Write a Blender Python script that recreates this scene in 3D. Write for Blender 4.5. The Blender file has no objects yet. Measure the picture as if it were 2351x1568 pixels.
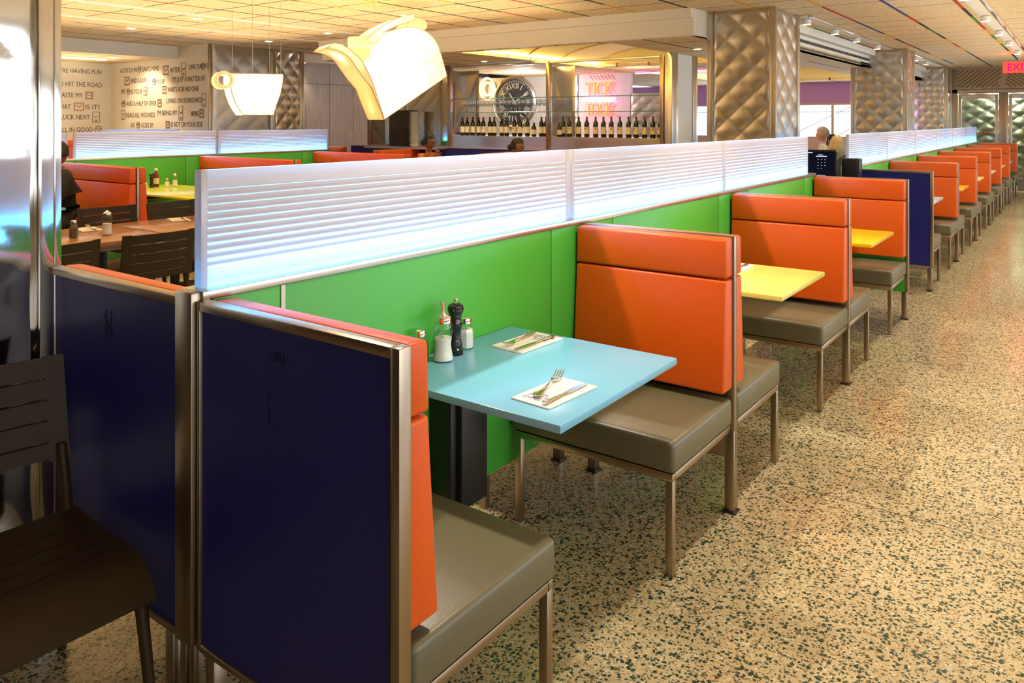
import bpy, bmesh, math, random
from mathutils import Vector, Matrix
random.seed(7)
scene = bpy.context.scene
col = scene.collection
R = math.radians

# ------------------------------------------------------------------ camera
cd = bpy.data.cameras.new('camera'); cam = bpy.data.objects.new('camera', cd); col.objects.link(cam)
cam.location = (1.835, 0, 1.57); cam.rotation_euler = (R(90), 0, R(36.1))
cd.sensor_width = 36; cd.lens = 1800/2351*36; cd.shift_y = (278-784)/2351
cd.clip_start = .05; cd.clip_end = 200
scene.camera = cam
scene.view_settings.view_transform = 'Standard'
scene.view_settings.look = 'None'
scene.view_settings.exposure = 0.15
scene.view_settings.gamma = 1
scene.cycles.transparent_max_bounces = 32
scene.view_settings.use_curve_mapping = False
# ------------------------------------------------------------------ world (daylight outside the windows)
w = bpy.data.worlds.new('world'); scene.world = w; w.use_nodes = True
w.node_tree.nodes['Background'].inputs[0].default_value = (.86, .93, 1, 1)
w.node_tree.nodes['Background'].inputs[1].default_value = 3

def area(name, loc, rot, sx, sy, power, color):
    l = bpy.data.lights.new(name, 'AREA'); l.shape = 'RECTANGLE'; l.size = sx; l.size_y = sy
    l.energy = power; l.color = color
    o = bpy.data.objects.new(name, l); o.location = loc; o.rotation_euler = rot; col.objects.link(o)
    return o
# daylight just outside the aisle side windows, shining in (towards -X)
COOL = (.72, .86, 1)
for i, y in enumerate((3.5, 8.5, 13.5)):
    area('window_daylight', (7.15, y, 1.55), (R(90), 0, R(90)), 3.6, 1.7, 40, COOL)
area('window_daylight', (-4.2, 19.75, 1.6), (R(-90), 0, 0), 6, 1.0, 130, COOL)
# upward fill added without any fixture, to brighten the ceiling
area('added_ceiling_fill', (2.6, 9, 2.15), (R(180), 0, 0), 4.5, 18, 150, (1, .84, .62))
area('added_ceiling_fill', (-5.5, 3.8, 2.3), (R(180), 0, 0), 6, 7, 165, (1, .80, .50))
area('added_ceiling_fill', (-11.2, 5.2, 2.3), (R(180), 0, 0), 1.6, 3, 25, (1, .80, .50))

E_STRIP = 6
E_TRACK, E_AISLE, E_DOWN = 130, 80, 75
WARM = (1, .80, .52)
WARM2 = (1, .87, .70)

# ------------------------------------------------------------------ materials
MATS = {}
def mat(name, c, rough=.5, metal=0., spec=.5, bump=0., bscale=200., emit=None, es=1., trans=0., var=0., vscale=3., coat=0.):
    if name in MATS: return MATS[name]
    m = bpy.data.materials.new(name); m.use_nodes = True; nt = m.node_tree
    b = nt.nodes['Principled BSDF']
    b.inputs['Base Color'].default_value = (*c, 1)
    b.inputs['Roughness'].default_value = rough; b.inputs['Metallic'].default_value = metal
    b.inputs['Specular IOR Level'].default_value = spec
    b.inputs['Transmission Weight'].default_value = trans
    b.inputs['Coat Weight'].default_value = coat
    tc = nt.nodes.new('ShaderNodeTexCoord')
    if bump:
        n = nt.nodes.new('ShaderNodeTexNoise'); n.inputs['Scale'].default_value = bscale; n.inputs['Detail'].default_value = 3
        nt.links.new(tc.outputs['Object'], n.inputs['Vector'])
        bp = nt.nodes.new('ShaderNodeBump'); bp.inputs['Strength'].default_value = bump; bp.inputs['Distance'].default_value = .002
        nt.links.new(n.outputs['Fac'], bp.inputs['Height']); nt.links.new(bp.outputs['Normal'], b.inputs['Normal'])
    if var:
        n = nt.nodes.new('ShaderNodeTexNoise'); n.inputs['Scale'].default_value = vscale; n.inputs['Detail'].default_value = 4
        nt.links.new(tc.outputs['Object'], n.inputs['Vector'])
        mx = nt.nodes.new('ShaderNodeMix'); mx.data_type = 'RGBA'
        mx.inputs['A'].default_value = (*[v*(1-var) for v in c], 1); mx.inputs['B'].default_value = (*[min(1, v*(1+var)) for v in c], 1)
        nt.links.new(n.outputs['Fac'], mx.inputs['Factor']); nt.links.new(mx.outputs['Result'], b.inputs['Base Color'])
    if emit:
        b.inputs['Emission Color'].default_value = (*emit, 1); b.inputs['Emission Strength'].default_value = es
    MATS[name] = m
    return m

orange = mat('orange_leather', (.74, .10, .003), .36, bump=.25, bscale=350, spec=.45)
olive = mat('olive_leather', (.14, .125, .07), .33, bump=.2, bscale=300, spec=.5)
navy = mat('navy_laminate', (.010, .012, .16), .42, var=.15, vscale=60)
green = mat('green_laminate', (.065, .44, .045), .38)
steel = mat('brushed_steel', (.62, .57, .50), .32, 1, bump=.05, bscale=60)
steel_dark = mat('bronze_steel', (.42, .34, .25), .32, 1, bump=.05, bscale=80)
chrome = mat('chrome', (.85, .83, .8), .08, 1)
black = mat('black_metal', (.012, .012, .013), .4)
core = mat('dark_red_core', (.09, .02, .012), .6)
blackp = mat('black_lacquer', (.006, .006, .007), .12, spec=.7)
white = mat('white_paint', (.80, .76, .70), .55)
soffit = mat('soffit_paint', (.78, .70, .58), .5)
wallpaint = mat('wall_paint_cream', (.78, .70, .58), .6)
inkm = mat('wall_ink', (.10, .07, .06), .7)
icon_red = mat('icon_ink_red', (.34, .16, .11), .7)
brown = mat('brown_metal', (.045, .026, .010), .45, spec=.25, bump=.1, bscale=250)
napkin_m = mat('napkin_paper', (.88, .86, .80), .7, bump=.2, bscale=150)
purple_ink = mat('purple_ink', (.10, .06, .45), .6)
sugar_m = mat('sugar', (.9, .88, .84), .8)
ketch = mat('ketchup_red', (.20, .012, .006), .2)
label_w = mat('label_paper', (.75, .66, .45), .6)
label_r = mat('label_red', (.5, .05, .04), .6)
bottle_m = mat('dark_bottle_glass', (.006, .012, .005), .08, spec=.7)
foil_r = mat('foil_red', (.22, .01, .015), .3)
foil_k = mat('foil_black', (.01, .01, .01), .3)
skin_m = mat('skin_brown', (.22, .10, .05), .5)
skin_l = mat('skin_light', (.60, .33, .25), .5)
hair_k = mat('hair_black', (.008, .006, .006), .45, bump=.6, bscale=60)
hair_b = mat('hair_blonde', (.55, .34, .12), .45, bump=.6, bscale=60)
hair_g = mat('hair_grey', (.40, .38, .42), .5, bump=.6, bscale=60)
cl_orange = mat('cloth_orange', (.62, .17, .03), .8)
cl_black = mat('cloth_black', (.012, .011, .010), .75, bump=.3, bscale=60)
cl_dark = mat('cloth_dark', (.03, .03, .035), .8)
cl_white = mat('cloth_white', (.65, .66, .68), .8)
plate_m = mat('white_china', (.78, .76, .70), .2)
purple_p = mat('purple_paint', (.42, .20, .50), .6)
grey_p = mat('grey_paint', (.45, .43, .42), .5)
wood_tab = None

def glass(name, c=(1, 1, 1), k=.6, base=.04):
    m = bpy.data.materials.new(name); m.use_nodes = True; nt = m.node_tree
    for n in list(nt.nodes): nt.nodes.remove(n)
    o = nt.nodes.new('ShaderNodeOutputMaterial')
    t = nt.nodes.new('ShaderNodeBsdfTransparent'); t.inputs[0].default_value = (*c, 1)
    g = nt.nodes.new('ShaderNodeBsdfGlossy'); g.inputs['Roughness'].default_value = .03
    lw = nt.nodes.new('ShaderNodeLayerWeight'); lw.inputs['Blend'].default_value = .5
    pw = nt.nodes.new('ShaderNodeMath'); pw.operation = 'POWER'; nt.links.new(lw.outputs['Facing'], pw.inputs[0]); pw.inputs[1].default_value = 3
    f = nt.nodes.new('ShaderNodeMath'); f.operation = 'MULTIPLY_ADD'; nt.links.new(pw.outputs[0], f.inputs[0]); f.inputs[1].default_value = k; f.inputs[2].default_value = base
    mx = nt.nodes.new('ShaderNodeMixShader')
    nt.links.new(f.outputs[0], mx.inputs[0]); nt.links.new(t.outputs[0], mx.inputs[1]); nt.links.new(g.outputs[0], mx.inputs[2])
    nt.links.new(mx.outputs[0], o.inputs[0])
    return m
clear = glass('clear_glass', (.96, .98, .97))
shelf_g = mat('shelf_glass_edge', (.10, .30, .24), .1, spec=.8)
pane_g = glass('window_glass', (.97, .98, 1))
smoky = glass('door_glass', (.72, .80, .74))

def emis(name, c, s):
    m = bpy.data.materials.new(name); m.use_nodes = True; nt = m.node_tree
    for n in list(nt.nodes): nt.nodes.remove(n)
    o = nt.nodes.new('ShaderNodeOutputMaterial'); e = nt.nodes.new('ShaderNodeEmission')
    e.inputs[0].default_value = (*c, 1); e.inputs[1].default_value = s
    nt.links.new(e.outputs[0], o.inputs[0]); return m
bulb_m = emis('lamp_bulb', (1, .86, .60), 30)
led_m = emis('led_strip', (.03, .45, 1.0), 60)
neon_o = emis('neon_orange', (1, .16, .03), 7)
neon_r = emis('neon_red', (1, .03, .05), 3)
neon_b = emis('neon_blue', (.35, .45, 1), 6)
neon_y = emis('neon_yellow', (1, .55, .12), 9)
exit_bg = emis('exit_sign_lit', (1, .09, .05), 1.2)
exit_tx = emis('exit_letters_lit', (1, .0, .16), 1.6)
screen_m = emis('monitor_screen', (.008, .009, .022), .6)
screen_t = emis('monitor_text', (.7, .8, 1), 1.2)
cove_led = emis('cove_led', (1, .66, .18), 22)
magenta_led = emis('magenta_led', (.9, .15, .9), 8)

def paper(name, c, t=.6):
    m = bpy.data.materials.new(name); m.use_nodes = True; nt = m.node_tree
    for n in list(nt.nodes): nt.nodes.remove(n)
    o = nt.nodes.new('ShaderNodeOutputMaterial')
    d = nt.nodes.new('ShaderNodeBsdfDiffuse'); tr = nt.nodes.new('ShaderNodeBsdfTranslucent')
    d.inputs[0].default_value = (*c, 1); tr.inputs[0].default_value = (*c, 1)
    mx = nt.nodes.new('ShaderNodeMixShader'); mx.inputs[0].default_value = t
    nt.links.new(d.outputs[0], mx.inputs[1]); nt.links.new(tr.outputs[0], mx.inputs[2]); nt.links.new(mx.outputs[0], o.inputs[0])
    return m, nt, o, mx
paper_m = paper('lamp_paper', (.95, .87, .70), .55)[0]
# ribbed translucent acrylic of the privacy screens
def acrylic():
    m, nt, o, mx = paper('frosted_acrylic', (.78, .735, .735), .5)
    g = nt.nodes.new('ShaderNodeBsdfGlossy'); g.inputs['Roughness'].default_value = .25; g.inputs[0].default_value = (1, 1, 1, 1)
    m2 = nt.nodes.new('ShaderNodeMixShader'); m2.inputs[0].default_value = .06
    nt.links.new(mx.outputs[0], m2.inputs[1]); nt.links.new(g.outputs[0], m2.inputs[2]); nt.links.new(m2.outputs[0], o.inputs[0])
    return m
acry = acrylic()

def nodes(m): return m.node_tree, m.node_tree.nodes, m.node_tree.links
def math_n(nt, op, a, b=None, c=None):
    n = nt.nodes.new('ShaderNodeMath'); n.operation = op
    for i, v in enumerate((a, b, c)):
        if v is None: continue
        if isinstance(v, (int, float)): n.inputs[i].default_value = v
        else: nt.links.new(v, n.inputs[i])
    return n.outputs[0]
def ramp(nt, fac, stops, interp='CONSTANT'):
    r = nt.nodes.new('ShaderNodeValToRGB'); r.color_ramp.interpolation = interp
    el = r.color_ramp.elements
    while len(el) > 1: el.remove(el[-1])
    el[0].position = stops[0][0]; el[0].color = (*stops[0][1], 1)
    for p, c in stops[1:]:
        e = el.new(p); e.color = (*c, 1)
    nt.links.new(fac, r.inputs[0]); return r.outputs[0]

def ceiling_mat():
    m = mat('ceiling_tiles', (.6, .45, .25), .8); nt, N, L = nodes(m)
    b = N['Principled BSDF']
    geo = N.new('ShaderNodeNewGeometry'); sep = N.new('ShaderNodeSeparateXYZ'); L.new(geo.outputs['Position'], sep.inputs[0])
    def lines(main, other, off, seg, hw, seed):
        t = math_n(nt, 'DIVIDE', math_n(nt, 'ADD', main, off), .6)
        idx = math_n(nt, 'ROUND', t)
        d = math_n(nt, 'ABSOLUTE', math_n(nt, 'SUBTRACT', t, idx))
        mask = math_n(nt, 'LESS_THAN', d, hw/.6)
        # staggered coloured lengths of grid bar
        sg = math_n(nt, 'FLOOR', math_n(nt, 'ADD', math_n(nt, 'DIVIDE', other, seg), math_n(nt, 'MULTIPLY', idx, .37)))
        cx = N.new('ShaderNodeCombineXYZ'); L.new(idx, cx.inputs[0]); L.new(sg, cx.inputs[1]); cx.inputs[2].default_value = seed
        wn = N.new('ShaderNodeTexWhiteNoise'); wn.noise_dimensions = '3D'; L.new(cx.outputs[0], wn.inputs['Vector'])
        return mask, ramp(nt, wn.outputs['Value'], [(0, (.015, .010, .008)), (.32, (.75, .38, .005)), (.54, (.50, .02, .005)), (.70, (.02, .06, .26)), (.85, (.04, .22, .015))])
    m1, c1 = lines(sep.outputs['Y'], sep.outputs['X'], -8.06, .8, .011, 1.)
    m2, c2 = lines(sep.outputs['X'], sep.outputs['Y'], 2.22, .8, .019, 5.)
    no = N.new('ShaderNodeTexNoise'); no.inputs['Scale'].default_value = 45; no.inputs['Detail'].default_value = 4; L.new(geo.outputs['Position'], no.inputs['Vector'])
    tile = ramp(nt, no.outputs['Fac'], [(.3, (.60, .43, .23)), (.62, (.82, .64, .40))], 'LINEAR')
    def mixc(f, a, c):
        x = N.new('ShaderNodeMix'); x.data_type = 'RGBA'; L.new(f, x.inputs['Factor']); L.new(a, x.inputs['A']); L.new(c, x.inputs['B']); return x.outputs['Result']
    L.new(mixc(m2, mixc(m1, tile, c1), c2), b.inputs['Base Color'])
    return m
ceil_m = ceiling_mat()

def terrazzo():
    m = mat('terrazzo', (.6, .45, .25), .16, spec=.5); nt, N, L = nodes(m); b = N['Principled BSDF']
    geo = N.new('ShaderNodeNewGeometry')
    no = N.new('ShaderNodeTexNoise'); no.inputs['Scale'].default_value = 60; L.new(geo.outputs['Position'], no.inputs['Vector'])
    sc = N.new('ShaderNodeVectorMath'); sc.operation = 'SCALE'; L.new(no.outputs['Color'], sc.inputs[0]); sc.inputs['Scale'].default_value = .018
    ad = N.new('ShaderNodeVectorMath'); L.new(geo.outputs['Position'], ad.inputs[0]); L.new(sc.outputs[0], ad.inputs[1])
    def chips(scale, rad, thr, off):
        a2 = N.new('ShaderNodeVectorMath'); L.new(ad.outputs[0], a2.inputs[0]); a2.inputs[1].default_value = off
        v = N.new('ShaderNodeTexVoronoi'); v.voronoi_dimensions = '2D'; v.inputs['Scale'].default_value = scale; L.new(a2.outputs[0], v.inputs['Vector'])
        sp = N.new('ShaderNodeSeparateColor'); L.new(v.outputs['Color'], sp.inputs[0])
        r = math_n(nt, 'MULTIPLY', math_n(nt, 'ADD', sp.outputs[1], .35), rad)
        inn = math_n(nt, 'LESS_THAN', v.outputs['Distance'], r)
        return math_n(nt, 'MULTIPLY', inn, math_n(nt, 'GREATER_THAN', sp.outputs[0], thr)), sp.outputs[2]
    g1, r1 = chips(72, .40, .52, (0, 0, 0)); g2, r2 = chips(130, .40, .58, (.3, .7, 0)); g3, r3 = chips(105, .40, .72, (5, 3, 0))
    big = N.new('ShaderNodeTexNoise'); big.inputs['Scale'].default_value = .8; L.new(geo.outputs['Position'], big.inputs['Vector'])
    base = ramp(nt, big.outputs['Fac'], [(.3, (.52, .42, .24)), (.7, (.60, .50, .30))], 'LINEAR')
    def mixc(f, a, c):
        x = N.new('ShaderNodeMix'); x.data_type = 'RGBA'; L.new(f, x.inputs['Factor']); L.new(a, x.inputs['A'])
        L.new(c, x.inputs['B']); return x.outputs['Result']
    cg = ramp(nt, r1, [(0, (.018, .05, .035)), (.5, (.04, .075, .05)), (.8, (.10, .09, .05))])
    cb = ramp(nt, r2, [(0, (.05, .09, .06)), (.35, (.32, .19, .07)), (.7, (.16, .13, .07))])
    cw = ramp(nt, r3, [(0, (.75, .66, .48)), (.6, (.38, .24, .10))])
    c = mixc(g1, mixc(g2, mixc(g3, base, cw), cb), cg)
    sep = N.new('ShaderNodeSeparateXYZ'); L.new(geo.outputs['Position'], sep.inputs[0])
    t = math_n(nt, 'DIVIDE', math_n(nt, 'SUBTRACT', sep.outputs['Y'], 3.44), 2.61)
    dd = math_n(nt, 'ABSOLUTE', math_n(nt, 'SUBTRACT', t, math_n(nt, 'ROUND', t)))
    jm = math_n(nt, 'LESS_THAN', dd, .0011)
    jc = N.new('ShaderNodeRGB'); jc.outputs[0].default_value = (.10, .07, .04, 1)
    L.new(mixc(jm, c, jc.outputs[0]), b.inputs['Base Color'])
    rr = ramp(nt, big.outputs['Fac'], [(.3, (.13, .13, .13)), (.7, (.24, .24, .24))], 'LINEAR'); L.new(rr, b.inputs['Roughness'])
    return m
floor_m = terrazzo()

def wood(name, c1, c2, rough, sc, axis=0):
    m = mat(name, c1, rough); nt, N, L = nodes(m); b = N['Principled BSDF']
    geo = N.new('ShaderNodeNewGeometry'); mp = N.new('ShaderNodeMapping'); L.new(geo.outputs['Position'], mp.inputs[0]); mp.inputs['Scale'].default_value = sc
    no = N.new('ShaderNodeTexNoise'); no.inputs['Scale'].default_value = 4; no.inputs['Detail'].default_value = 6; L.new(mp.outputs[0], no.inputs['Vector'])
    L.new(ramp(nt, no.outputs['Fac'], [(.3, c1), (.7, c2)], 'LINEAR'), b.inputs['Base Color']); return m
wood_tab = wood('table_wood', (.36, .15, .06), (.55, .26, .11), .22, (12, 1.2, 12))
wood_gry = wood('grey_wood_panel', (.30, .265, .25), (.42, .38, .36), .45, (14, 14, .8))

def table_mat(name, c): return mat(name, c, .22, spec=.5)

# ------------------------------------------------------------------ geometry helpers
def obj(name, bm, m, parent=None, smooth=38):
    me = bpy.data.meshes.new(name); bm.normal_update(); bm.to_mesh(me); bm.free()
    ms = m if isinstance(m, (list, tuple)) else [m]
    for x in ms: me.materials.append(x)
    if smooth:
        for p in me.polygons: p.use_smooth = True
        me.set_sharp_from_angle(angle=R(smooth))
    o = bpy.data.objects.new(name, me); col.objects.link(o)
    if parent: o.parent = parent
    return o
def join(bm, b2, M=None, mi=None):
    mp = {}
    for v in b2.verts: mp[v] = bm.verts.new(M @ v.co if M else v.co)
    for f in b2.faces:
        try:
            nf = bm.faces.new([mp[v] for v in f.verts]); nf.material_index = f.material_index if mi is None else mi
        except ValueError: pass
    b2.free(); return bm
def bx(x0, x1, y0, y1, z0, z1, r=0., seg=2, bm=None, mi=0):
    b = bmesh.new(); bmesh.ops.create_cube(b, size=1)
    bmesh.ops.transform(b, matrix=Matrix.Translation(((x0+x1)/2, (y0+y1)/2, (z0+z1)/2)) @ Matrix.Diagonal((abs(x1-x0), abs(y1-y0), abs(z1-z0), 1)), verts=b.verts)
    if r: bmesh.ops.bevel(b, geom=b.edges[:], offset=r, segments=seg, profile=.5, affect='EDGES')
    for f in b.faces: f.material_index = mi
    if bm is None: return b
    return join(bm, b)
def prism(poly, a0, a1, axis='x', r=0., seg=2, bm=None, mi=0):
    b = bmesh.new()
    def P(p, a):
        return {'x': (a, p[0], p[1]), 'y': (p[0], a, p[1]), 'z': (p[0], p[1], a)}[axis]
    lo = [b.verts.new(P(p, a0)) for p in poly]; hi = [b.verts.new(P(p, a1)) for p in poly]
    n = len(poly); b.faces.new(lo[::-1]); b.faces.new(hi)
    for i in range(n): b.faces.new((lo[i], lo[(i+1) % n], hi[(i+1) % n], hi[i]))
    bmesh.ops.recalc_face_normals(b, faces=b.faces[:])
    if r: bmesh.ops.bevel(b, geom=b.edges[:], offset=r, segments=seg, profile=.5, affect='EDGES')
    for f in b.faces: f.material_index = mi
    return b if bm is None else join(bm, b)
def lathe(prof, n=20, M=None, bm=None, mi=0):
    b = bmesh.new(); rings = []
    for r_, z_ in prof:
        rings.append([b.verts.new((r_*math.cos(2*math.pi*i/n), r_*math.sin(2*math.pi*i/n), z_)) for i in range(n)] if r_ > 1e-6 else [b.verts.new((0, 0, z_))])
    for A, B in zip(rings, rings[1:]):
        for i in range(n):
            j = (i+1) % n
            if len(A) == 1 and len(B) == 1: continue
            if len(A) == 1: b.faces.new((A[0], B[i], B[j]))
            elif len(B) == 1: b.faces.new((A[i], B[0], A[j]))
            else: b.faces.new((A[i], B[i], B[j], A[j]))
    bmesh.ops.recalc_face_normals(b, faces=b.faces[:])
    if M: bmesh.ops.transform(b, matrix=M, verts=b.verts)
    for f in b.faces: f.material_index = mi
    return b if bm is None else join(bm, b)
def tube(pts, r, n=8, bm=None, closed=False, mi=0):
    b = bmesh.new(); pts = [Vector(p) for p in pts]; rings = []; L = len(pts)
    rs = r if isinstance(r, (list, tuple)) else [r]*L
    for i, p in enumerate(pts):
        if closed: t = pts[(i+1) % L]-pts[i-1]
        else: t = pts[min(i+1, L-1)]-pts[max(i-1, 0)]
        t.normalize(); up = Vector((0, 0, 1)) if abs(t.z) < .95 else Vector((1, 0, 0))
        a = t.cross(up).normalized(); c = a.cross(t)
        rings.append([b.verts.new(p+(a*math.cos(2*math.pi*k/n)+c*math.sin(2*math.pi*k/n))*rs[i]) for k in range(n)])
    rng = range(L) if closed else range(L-1)
    for i in rng:
        A, B = rings[i], rings[(i+1) % L]
        for k in range(n): b.faces.new((A[k], A[(k+1) % n], B[(k+1) % n], B[k]))
    if not closed: b.faces.new(rings[0][::-1]); b.faces.new(rings[-1])
    bmesh.ops.recalc_face_normals(b, faces=b.faces[:])
    for f in b.faces: f.material_index = mi
    return b if bm is None else join(bm, b)
def xf(bm, M): bmesh.ops.transform(bm, matrix=M, verts=bm.verts); return bm

def tag(o, label, cat, group=None, kind=None):
    o['label'] = label; o['category'] = cat
    if group: o['group'] = group
    if kind: o['kind'] = kind
    return o
def thing(name, label, cat, loc=(0, 0, 0), rz=0, group=None):
    o = bpy.data.objects.new(name, None); o.empty_display_size = .1; col.objects.link(o)
    o.location = loc; o.rotation_euler = (0, 0, rz); return tag(o, label, cat, group)
def struct(name, bm, m, smooth=38):
    o = obj(name, bm, m, None, smooth); o['kind'] = 'structure'; return o
def dup(root, loc=None, rz=None, label=None, group=None):
    r = root.copy(); col.objects.link(r)
    def rec(src, dst):
        for ch in list(src.children):
            c = ch.copy(); col.objects.link(c); c.parent = dst; rec(ch, c)
    rec(root, r)
    if loc is not None: r.location = loc
    if rz is not None: r.rotation_euler = (0, 0, rz)
    if label: r['label'] = label
    if group: r['group'] = group
    return r
ORD = ['first', 'second', 'third', 'fourth', 'fifth', 'sixth', 'seventh', 'eighth', 'ninth', 'tenth', 'eleventh', 'twelfth', 'thirteenth', 'fourteenth', 'fifteenth', 'sixteenth', 'seventeenth', 'eighteenth', 'nineteenth', 'twentieth']

def text_bm(s, height, width=None, depth=.002, line=1.0, align='LEFT', outline=0):
    """letters in the XY plane, baseline at y=0, scaled to a cap height and total width"""
    cu = bpy.data.curves.new('lettering', 'FONT'); cu.body = s; cu.size = 1; cu.space_line = line; cu.align_x = align; cu.resolution_u = 3
    if outline: cu.fill_mode = 'NONE'; cu.bevel_depth = outline; cu.bevel_resolution = 1
    t = bpy.data.objects.new('lettering', cu); col.objects.link(t)
    dg = bpy.context.evaluated_depsgraph_get(); dg.update()
    me = bpy.data.meshes.new_from_object(t.evaluated_get(dg))
    b = bmesh.new(); b.from_mesh(me); bpy.data.objects.remove(t); bpy.data.curves.remove(cu); bpy.data.meshes.remove(me)
    xs = [v.co.x for v in b.verts]; x0, x1 = min(xs), max(xs)
    sy = height/.70; sx = (width/(x1-x0)) if width else sy
    xf(b, Matrix.Diagonal((sx, sy, 1, 1)) @ Matrix.Translation((-x0, 0, 0)))
    if not outline and depth:
        g = bmesh.ops.extrude_face_region(b, geom=b.faces[:])
        bmesh.ops.translate(b, vec=(0, 0, depth), verts=[v for v in g['geom'] if isinstance(v, bmesh.types.BMVert)])
        bmesh.ops.recalc_face_normals(b, faces=b.faces[:])
    return b
def facing(origin, xdir, normal):
    """matrix: local X -> xdir, local Z -> normal, local Y -> up"""
    x = Vector(xdir).normalized(); n = Vector(normal).normalized(); y = n.cross(x)
    M = Matrix((x, y, n)).transposed().to_4x4(); M.translation = Vector(origin); return M

def quilt(w_, h, nx, nz, amp=.018, res=.02, M=None):
    """embossed diamond sheet in local XY (normal +Z)"""
    b = bmesh.new(); cx = max(8, int(w_/res)); cy = max(8, int(h/res)); g = []
    for j in range(cy+1):
        row = []
        for i in range(cx+1):
            u, v = i/cx, j/cy
            s = u*nx+v*nz; t = u*nx-v*nz
            p = (abs(math.sin(math.pi*s))*abs(math.sin(math.pi*t)))**.55
            e = min(1, min(i, cx-i, j, cy-j)/1.5)
            row.append(b.verts.new((u*w_, v*h, amp*p*e)))
        g.append(row)
    for j in range(cy):
        for i in range(cx): b.faces.new((g[j][i], g[j][i+1], g[j+1][i+1], g[j+1][i]))
    if M: xf(b, M)
    return b

# ------------------------------------------------------------------ the setting
H = 2.79; LOW = 2.5
struct('floor', bx(-16, 7.3, -5, 22, -.1, 0), floor_m)
def slab(x0, x1, y0, y1, z, t=.06, bm=None): return bx(x0, x1, y0, y1, z, z+t, bm=bm)
b = slab(-10.2, 7.3, -5, 8.1, H); slab(-10.2, -7.6, 8.1, 22, H, bm=b); slab(-1.15, 7.3, 8.1, 22, H, bm=b); slab(-1.57, -1.15, 8.1, 9.25, H, bm=b)
struct('ceiling', b, ceil_m)
struct('ceiling_far_left', slab(-16, -10.2, -5, 22, 2.6), ceil_m)
# lower ceiling over the bar with two raised coves
b = slab(-7.6, -1.57, 8.1, 8.2, LOW); slab(-7.6, -5.0, 8.2, 21, LOW, bm=b); slab(-2.72, -1.57, 8.2, 9.25, LOW, bm=b); slab(-2.72, -1.15, 9.25, 13.9, LOW, bm=b)
slab(-5.0, -2.72, 11.9, 13.9, LOW, bm=b); slab(-2.0, -1.15, 13.9, 21, LOW, bm=b); slab(-5, -2.0, 18.6, 21, LOW, bm=b)
struct('ceiling_low', b, ceil_m)
struct('ceiling_leak_blocker', bx(-16, 7.3, -5.1, 22, 2.93, 3.0), mat('blocker_grey', (.3, .28, .25), .8))  # unseen slab added to stop sky light leaking over the low ceiling
struct('trim_15', join(bx(-1.61, -1.565, 8.1, 9.25, LOW, H), bx(-7.66, -7.6, 8.1, 22, LOW, H)), soffit)
# header beams (painted)
struct('trim_1', join(bx(-7.6, -1.57, 8.0, 8.1, LOW, H), bx(-7.6, -1.57, 7.93, 8.0, H-.1, H)), soffit)
struct('trim_2', join(bx(-1.25, -1.15, 9.25, 21, LOW, H), bx(-1.15, -1.05, 9.3, 21, H-.10, H)), white)
struct('trim_3', bx(-10.25, -10.15, -5, 7.9, 2.59, H), white)
struct('trim_4', bx(-9.95, -9.5, 8.95, 12.2, 2.64, H), white)
for k, xx in enumerate((-6.35, -7.62)):
    struct('trim_%d' % (5+k), bx(xx-.05, xx+.05, -4, 9.5, H-.012, H), white)
struct('trim_7', bx(-1.24, -1.13, 9.25, 14.6, 2.515, 2.53, bm=bx(-1.145, -1.14, 9.3, 14.5, 2.60, 2.64)), black)

def cove(name, x0, x1, y0, y1, rise=.24):
    """vaulted pan above the opening, bright painted, with a warm LED lip"""
    b = bmesh.new(); n = 14; A = []; 
    for i in range(n+1):
        t = i/n; x = x0+(x1-x0)*t; z = LOW+.06+rise*math.sin(math.pi*t)**.6
        A.append((b.verts.new((x, y0, z)), b.verts.new((x, y1, z))))
    for i in range(n): b.faces.new((A[i][0], A[i][1], A[i+1][1], A[i+1][0]))
    b.faces.new([a[0] for a in A]); b.faces.new([a[1] for a in A][::-1])
    struct(name, b, mat('cove_paint', (.86, .74, .42), .6))
    lb = bx(x0+.01, x0+.04, y0, y1, LOW+.055, LOW+.075); bx(x1-.04, x1-.01, y0, y1, LOW+.055, LOW+.075, bm=lb)
    bx(x0+.04, x1-.04, y0+.01, y0+.04, LOW+.055, LOW+.075, bm=lb)
    return lb
l1 = cove('ceiling_vault', -5.0, -2.72, 8.2, 11.9); l2 = cove('ceiling_vault_far', -5.0, -2.0, 13.9, 18.6)
tag(obj('cove_light_strip', l1, cove_led), 'warm light strip hidden along the edge of the vault above the bar', 'light strip')
tag(obj('cove_light_strip', l2, cove_led), 'warm light strip along the far vault beyond the embossed columns', 'light strip')
# thin painted ribs of the vault
for k, (xa, m_) in enumerate(((9.0, mat('rib_yellow', (.6, .4, .02), .6)), (9.75, mat('rib_brown', (.25, .10, .03), .6)), (10.7, mat('rib_tan', (.5, .35, .15), .6)))):
    pts = [(-5.0+2.28*i/14, xa, LOW+.055+.24*math.sin(math.pi*i/14)**.6) for i in range(15)]
    struct('trim_%d' % (10+k), tube(pts, .012, 6), m_)

# outer walls
struct('wall_left', bx(-12.4, -12.3, -5, 7.25, 0, 2.6), wallpaint)
struct('wall_back_left', join(bx(-12.4, -9.3, 7.15, 7.25, 0, 2.6), bx(-10.2, -9.3, 7.15, 7.25, 2.6, H)), wallpaint)
struct('wall_behind_camera', bx(-16, 7.3, -5.1, -5, 0, H), mat('dark_wall', (.10, .07, .05), .5))
struct('wall_far', join(bx(-16, -9, 19.5, 19.6, 0, H), bx(-1.6, -1.42, 19.5, 19.6, 0, H)), purple_p)
struct('wall_valance', bx(-9, -1.6, 19.5, 19.6, 2.0, LOW), purple_p)
struct('wall_sill', bx(-9, -1.6, 19.5, 19.6, 0, 1.15), mat('sill_pink', (.55, .38, .42), .5))
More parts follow.
